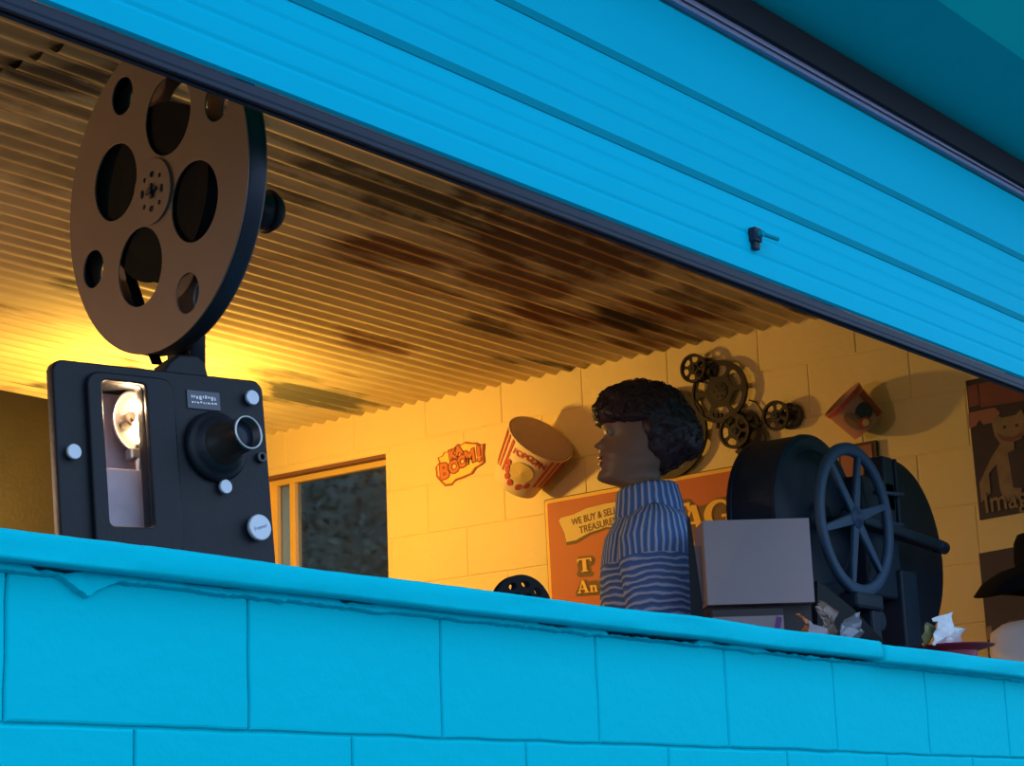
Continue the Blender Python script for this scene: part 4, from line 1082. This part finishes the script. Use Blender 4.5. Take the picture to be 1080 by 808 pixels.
for s_, a1_, b1_, a2_, b2_, sz in (('B', 462, 500, 478, 496, .088), ('O', 474, 496, 487, 490, .068), ('O', 483, 490, 495, 485, .062), ('M', 490, 485, 504, 480, .070), ('!', 501, 481, 512, 478, .085), ('K', 473, 482, 484, 478, .048), ('A', 480, 478, 490, 473, .048)):
    wtext(s_, a1_, b1_, a2_, b2_, sz, M['boomdk'], .0085, st, .008); wtext(s_, a1_, b1_, a2_, b2_, sz, M['boomred'], .0095, st, .003)

# popcorn bucket fixed to the wall
def camdir(x, y, z): return (CB @ Vector((x, y, z))).normalized()
axd = camdir(.43, .78, .45)
def bucket(name, px_rim, px_bot, off, axd, r1, r2, L, mats, label, n=48):
    pass
bc = onX(557, 486, WX-.122); ppm = -(CB.transposed() @ bc).z/F
Lb = 54/ .885*ppm; r1 = 36.5*ppm; r2 = 25.5*ppm
q = axd.to_track_quat('Z', 'Y').to_matrix().to_4x4()
bk = empty('popcorn_bucket', Matrix.Translation(bc-axd*Lb/2) @ q, 'tilted red-striped popcorn bucket stuck on the yellow wall', 'bucket')
bm = bmesh.new(); lathe(bm, [(0, 0), (r2, 0), (r1-.002, Lb), (r1+.002, Lb), (r1+.002, Lb-.004), (r1-.004, Lb-.004), (r2-.003, .004), (0, .004)], seg=64); obj('cup', bm, M['bucket'], bk, False)
bm = bmesh.new(); lathe(bm, [(0, Lb-.006), (r1-.005, Lb-.005), (r1-.005, Lb+.001), (0, Lb+.001)], seg=48); obj('cover', bm, M['bucketin'], bk)
# which way faces the camera on the cup
vl = (bk.matrix_world.to_3x3().transposed() @ (-bc).normalized()); va = math.atan2(vl.y, vl.x)
def cup_patch(name, a0, a1, h0, h1, m, par, R0, R1, L, lift=.0012, n=10):
    bm = bmesh.new(); ra = []
    for k in range(n+1):
        a = a0+(a1-a0)*k/n
        ra.append([bm.verts.new(((R0+(R1-R0)*h+lift)*cos(a), (R0+(R1-R0)*h+lift)*sin(a), L*h)) for h in (h0, (h0+h1)/2, h1)])
    for a, b in zip(ra[:-1], ra[1:]):
        for k in range(2): bm.faces.new((a[k], a[k+1], b[k+1], b[k]))
    o = obj(name, bm, m, par); md = o.modifiers.new('s', 'SOLIDIFY'); md.thickness = .0008
    return o
for k in range(-8, 9):
    if abs(k) <= 2: continue
    a = va+k*.235; cup_patch('stripe', a-.055, a+.055, .30 if abs(k) < 5 else .25, .95, M['red'], bk, r2, r1, Lb)
for k, ch in enumerate('POPCORN'):
    a = va-.50+k*.165; h = .86-.02*abs(k-3); R_ = r2+(r1-r2)*h
    me = text_mesh(ch, .036, .0006, .0012); o = link('lettering', me, M['red'], bk)
    o.matrix_local = Matrix.Translation((R_*1.006*cos(a), R_*1.006*sin(a), Lb*h)) @ Matrix(((-sin(a), 0, cos(a)), (cos(a), 0, sin(a)), (0, 1, 0))).to_4x4()
def cup_disc(name, a, h, rx, m, par, R0, R1, L, lift=.003, ry=None):
    bm = bmesh.new(); ry = ry or rx; vs = []; R_ = (R0+(R1-R0)*h)
    for k in range(28):
        t = 2*pi*k/28; da = rx*cos(t)/R_; hh = h+ry*sin(t)/L; rr_ = R0+(R1-R0)*hh+lift
        vs.append(bm.verts.new((rr_*cos(a+da), rr_*sin(a+da), L*hh)))
    c = bm.verts.new(((R_+lift)*cos(a), (R_+lift)*sin(a), L*h))
    for k in range(28): bm.faces.new((c, vs[k], vs[(k+1) % 28]))
    o = obj(name, bm, m, par); md = o.modifiers.new('s', 'SOLIDIFY'); md.thickness = .0008; return o
cup_disc('round_patch', va, .50, .047, M['signcream'], bk, r2, r1, Lb)
for k, (da, h) in enumerate(((-.55, .52), (-.5, .40), (-.40, .28), (.42, .30), (-.2, .2), (.15, .2))):
    cup_disc('popcorn_mark', va+da, h, .011, M['red'], bk, r2, r1, Lb, ry=.016)

# red printed cup on the wall
ax2 = camdir(-.70, .70, -.02)
c2 = onX(902, 435, WX-.084); pp = -(CB.transposed() @ c2).z/F
L2 = 40*pp; R1c = 24.5*pp; R0c = 20.5*pp
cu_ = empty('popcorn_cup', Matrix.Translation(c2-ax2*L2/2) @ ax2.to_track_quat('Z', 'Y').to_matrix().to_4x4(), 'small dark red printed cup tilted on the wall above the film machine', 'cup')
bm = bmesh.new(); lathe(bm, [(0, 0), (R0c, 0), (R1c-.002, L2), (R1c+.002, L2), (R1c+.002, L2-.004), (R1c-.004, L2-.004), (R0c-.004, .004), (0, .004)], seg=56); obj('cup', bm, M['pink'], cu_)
vl = (cu_.matrix_world.to_3x3().transposed() @ (-c2).normalized()); v2 = math.atan2(vl.y, vl.x)
cup_disc('dark_print', v2+.35, .42, .034, M['cupdk'], cu_, R0c, R1c, L2, ry=.030); cup_disc('pale_print', v2-.35, .42, .024, M['ptan'], cu_, R0c, R1c, L2, ry=.04)
cup_disc('red_print', v2-.05, .2, .022, M['red'], cu_, R0c, R1c, L2, .004, ry=.018); cup_disc('cream_print', v2-.0, .18, .012, M['signcream'], cu_, R0c, R1c, L2, .005)
cup_patch('rim_band', v2-1.4, v2+1.4, .86, .97, M['red'], cu_, R0c, R1c, L2)
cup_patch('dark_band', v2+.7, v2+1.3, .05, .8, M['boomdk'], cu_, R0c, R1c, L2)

# metal wall art of film reels
wa = empty('film_reel_wall_art', Matrix.Translation(onX(760, 440, WX)), 'dark metal wall sculpture of several film reels above the orange sign', 'wall art')
def wreel(px, py, ppx, off, n, r0, r1, hub, name='reel', rot=0., depth=.05, two=True, tw=.10, open_=False):
    c = onX(px, py, WX-off); s = -(CB.transposed() @ c).z/F; R_ = ppx*s
    hs = []
    for k in range(n):
        a = rot+2*pi*k/n; hs.append(wedge(a-pi/n+tw, a+pi/n-tw, r0*R_, r1*R_))
    W = Matrix.Translation(c) @ R3
    o = link(name, curve_mesh([circ(0, 0, R_, 56)]+hs, .005, .001), M['art']); put(o, wa, W)
    bm = bmesh.new(); lathe(bm, [(R_-.006, -.008), (R_+.002, -.008), (R_+.002, .008), (R_-.006, .008)], seg=56, close=True); lathe(bm, [(0, .008), (hub*R_, .006), (hub*R_, -.002), (0, -.002)], seg=24)
    for k in range(6): lathe(bm, [(0, .010), (.004, .0095), (.004, .006)], Matrix.Translation((hub*R_*.65*cos(k*pi/3), hub*R_*.65*sin(k*pi/3), 0)), 8)
    o2 = obj('reel_rim', bm, M['art'], o)
    # stand-off to the wall
    bm = bmesh.new(); cyl(bm, (0, 0, -off+.001), (0, 0, 0), .01, seg=12); obj('stand_off', bm, M['art'], o)
    return R_
wreel(705, 458, 47, .028, 8, .58, .86, .35, rot=.2, tw=.13)
wreel(759, 413, 33, .03, 6, .50, .86, .30, rot=pi/6)
wreel(731.5, 388.5, 15, .052, 6, .42, .84, .22, rot=.3, tw=.14); wreel(745, 391, 13, .015, 6, .45, .84, .22, tw=.15)
wreel(775, 455, 18, .055, 5, .42, .84, .22, rot=.6, tw=.15); wreel(786, 450, 17, .018, 6, .45, .84, .22, tw=.15)
wreel(818.5, 438.5, 15.5, .052, 6, .42, .84, .22, rot=.1, tw=.14); wreel(834, 439, 13.5, .015, 6, .45, .84, .22, tw=.15)
wall_plate('mount_plate', [(768, 440), (778, 432), (793, 446), (806, 452), (812, 462), (806, 482), (790, 486), (780, 478), (788, 468), (778, 460)], .03, .006, M['art'], wa)
for A_, B_ in (((757, 436), (757, 452)), ((761, 436), (761, 450)), ((800, 448), (818, 440)), ((788, 470), (792, 490)), ((740, 395), (752, 405)), ((735, 440), (752, 436))):
    a_, b_ = onX(*A_, WX-.022), onX(*B_, WX-.022); bm = bmesh.new(); cyl(bm, a_, b_, .007, seg=10); o = obj('rod', bm, M['art']); put(o, wa, Matrix())
bm = bmesh.new(); cc = [onX(x, y, WX-.012) for x, y in ((790, 422), (797, 424), (803, 432), (806, 442), (802, 450))]; tube(bm, cc, .003, 6); o = obj('wire', bm, M['art']); put(o, wa, Matrix())

# small framed picture, mostly hidden by the film machine
pc = empty('framed_picture', Matrix.Translation(onX(905, 490, WX)), 'small orange framed picture half hidden behind the film machine wheel', 'picture')
wall_plate('frame', [(886, 472), (926, 465), (930, 512), (890, 518)], .010, .018, M['signedge'], pc)
wall_plate('picture', [(889, 475), (922, 469), (926, 509), (893, 514)], .0205, .003, M['pink2'], pc)
# posters on the right
po = empty('poster', Matrix.Translation(onX(1050, 480, WX)), 'dark film poster with grey beast and Image lettering on the right', 'poster')
wall_plate('sheet', [(1019, 402), (1110, 383), (1122, 533), (1034, 549)], .003, .003, M['pdark'], po)
wall_plate('sky_panel', [(1033, 405), (1108, 390), (1110, 418), (1035, 430)], .005, .001, M['pred'], po)
wall_plate('corner_panel', [(1021, 408), (1031, 405), (1034, 427), (1023, 430)], .005, .001, M['pred'], po)
wall_plate('pink_band', [(1022, 436), (1050, 430), (1056, 436), (1048, 446), (1038, 448), (1034, 443), (1030, 450), (1023, 452)], .0062, .001, M['pink2'], po)
wall_plate('animal_shape', [(1047, 446), (1052, 438), (1058, 441), (1072, 438), (1078, 432), (1082, 440), (1083, 455), (1078, 463), (1070, 466), (1072, 480), (1080, 500), (1078, 525), (1062, 530), (1056, 518), (1052, 490), (1044, 500), (1046, 520), (1036, 530), (1034, 510), (1046, 484), (1056, 468), (1050, 460)], .0075, .001, M['ptan'], po)
wall_plate('dark_patch', [(1064, 478), (1080, 470), (1096, 480), (1094, 515), (1070, 515)], .0088, .001, M['pdark'], po)
wall_plate('eye_mark', [(1059, 450), (1062, 449), (1062, 452), (1059, 453)], .0088, .001, M['pdark'], po); wall_plate('eye_mark', [(1072, 448), (1075, 447), (1075, 450), (1072, 451)], .0088, .001, M['pdark'], po)
wall_plate('mouth_mark', [(1052, 457), (1060, 461), (1070, 461), (1080, 455), (1078, 461), (1068, 466), (1058, 465)], .0088, .001, M['pred'], po)
wtext('Image', 1046, 531, 1090, 523, .10, M['ptan'], .0105, po, .001, sx=.85)
p2 = empty('poster', Matrix.Translation(onX(1050, 620, WX)), 'dark poster low on the wall behind the black hat', 'poster')
wall_plate('sheet', [(1033, 584), (1120, 568), (1132, 690), (1044, 700)], .003, .003, M['pdark'], p2)
wall_plate('pale_spot', [(1040, 662), (1046, 660), (1048, 672), (1042, 676)], .005, .001, M['ptan'], p2)

# ------------------------------------------------------------------ lights
def point(name, loc, col, e, r):
    l = bpy.data.lights.new(name, 'POINT'); l.color = col; l.energy = e; l.shadow_soft_size = r
    o = bpy.data.objects.new(name, l); COL.objects.link(o); o.location = loc; return o
point('room_lamp', (5.08, 5.42, 1.36), (1, .59, .10), 66, .06)
point('second_lamp', (1.5, 4.5, .75), (1, .68, .42), 52, .08)
point('pink_lamp', (3.0, 5.7, 1.0), (1, .25, .5), 9, .05)
bw = PM @ Vector((bx-.004, .035, bz+.02))
point('projector_lamp', PM @ Vector((bx-.026, .030, bz+.026)), (1, .6, .3), 1.1, .006)
w = bpy.data.worlds.new('world'); SC.world = w; w.use_nodes = True
nt = w.node_tree; bg = nt.nodes['Background']
tc = nt.nodes.new('ShaderNodeTexCoord'); sp = nt.nodes.new('ShaderNodeSeparateXYZ'); nt.links.new(tc.outputs['Generated'], sp.inputs[0])
mr = nt.nodes.new('ShaderNodeMapRange'); mr.inputs['From Min'].default_value = -.1; mr.inputs['From Max'].default_value = .8; nt.links.new(sp.outputs['Z'], mr.inputs['Value'])
mx = nt.nodes.new('ShaderNodeMix'); mx.data_type = 'RGBA'; mx.inputs['A'].default_value = (.55, .75, 1, 1); mx.inputs['B'].default_value = (.40, .62, 1, 1)
nt.links.new(mr.outputs[0], mx.inputs['Factor']); nt.links.new(mx.outputs['Result'], bg.inputs['Color'])
bg.inputs['Strength'].default_value = 1.65

# lift everything so that the ground lies at zero
for o in bpy.data.objects:
    if o.parent is None: o.location.z += 1.6
SC.view_settings.view_transform = 'Standard'; SC.view_settings.look = 'None'
SC.view_settings.exposure = 0; SC.view_settings.gamma = 1; SC.view_settings.use_curve_mapping = False
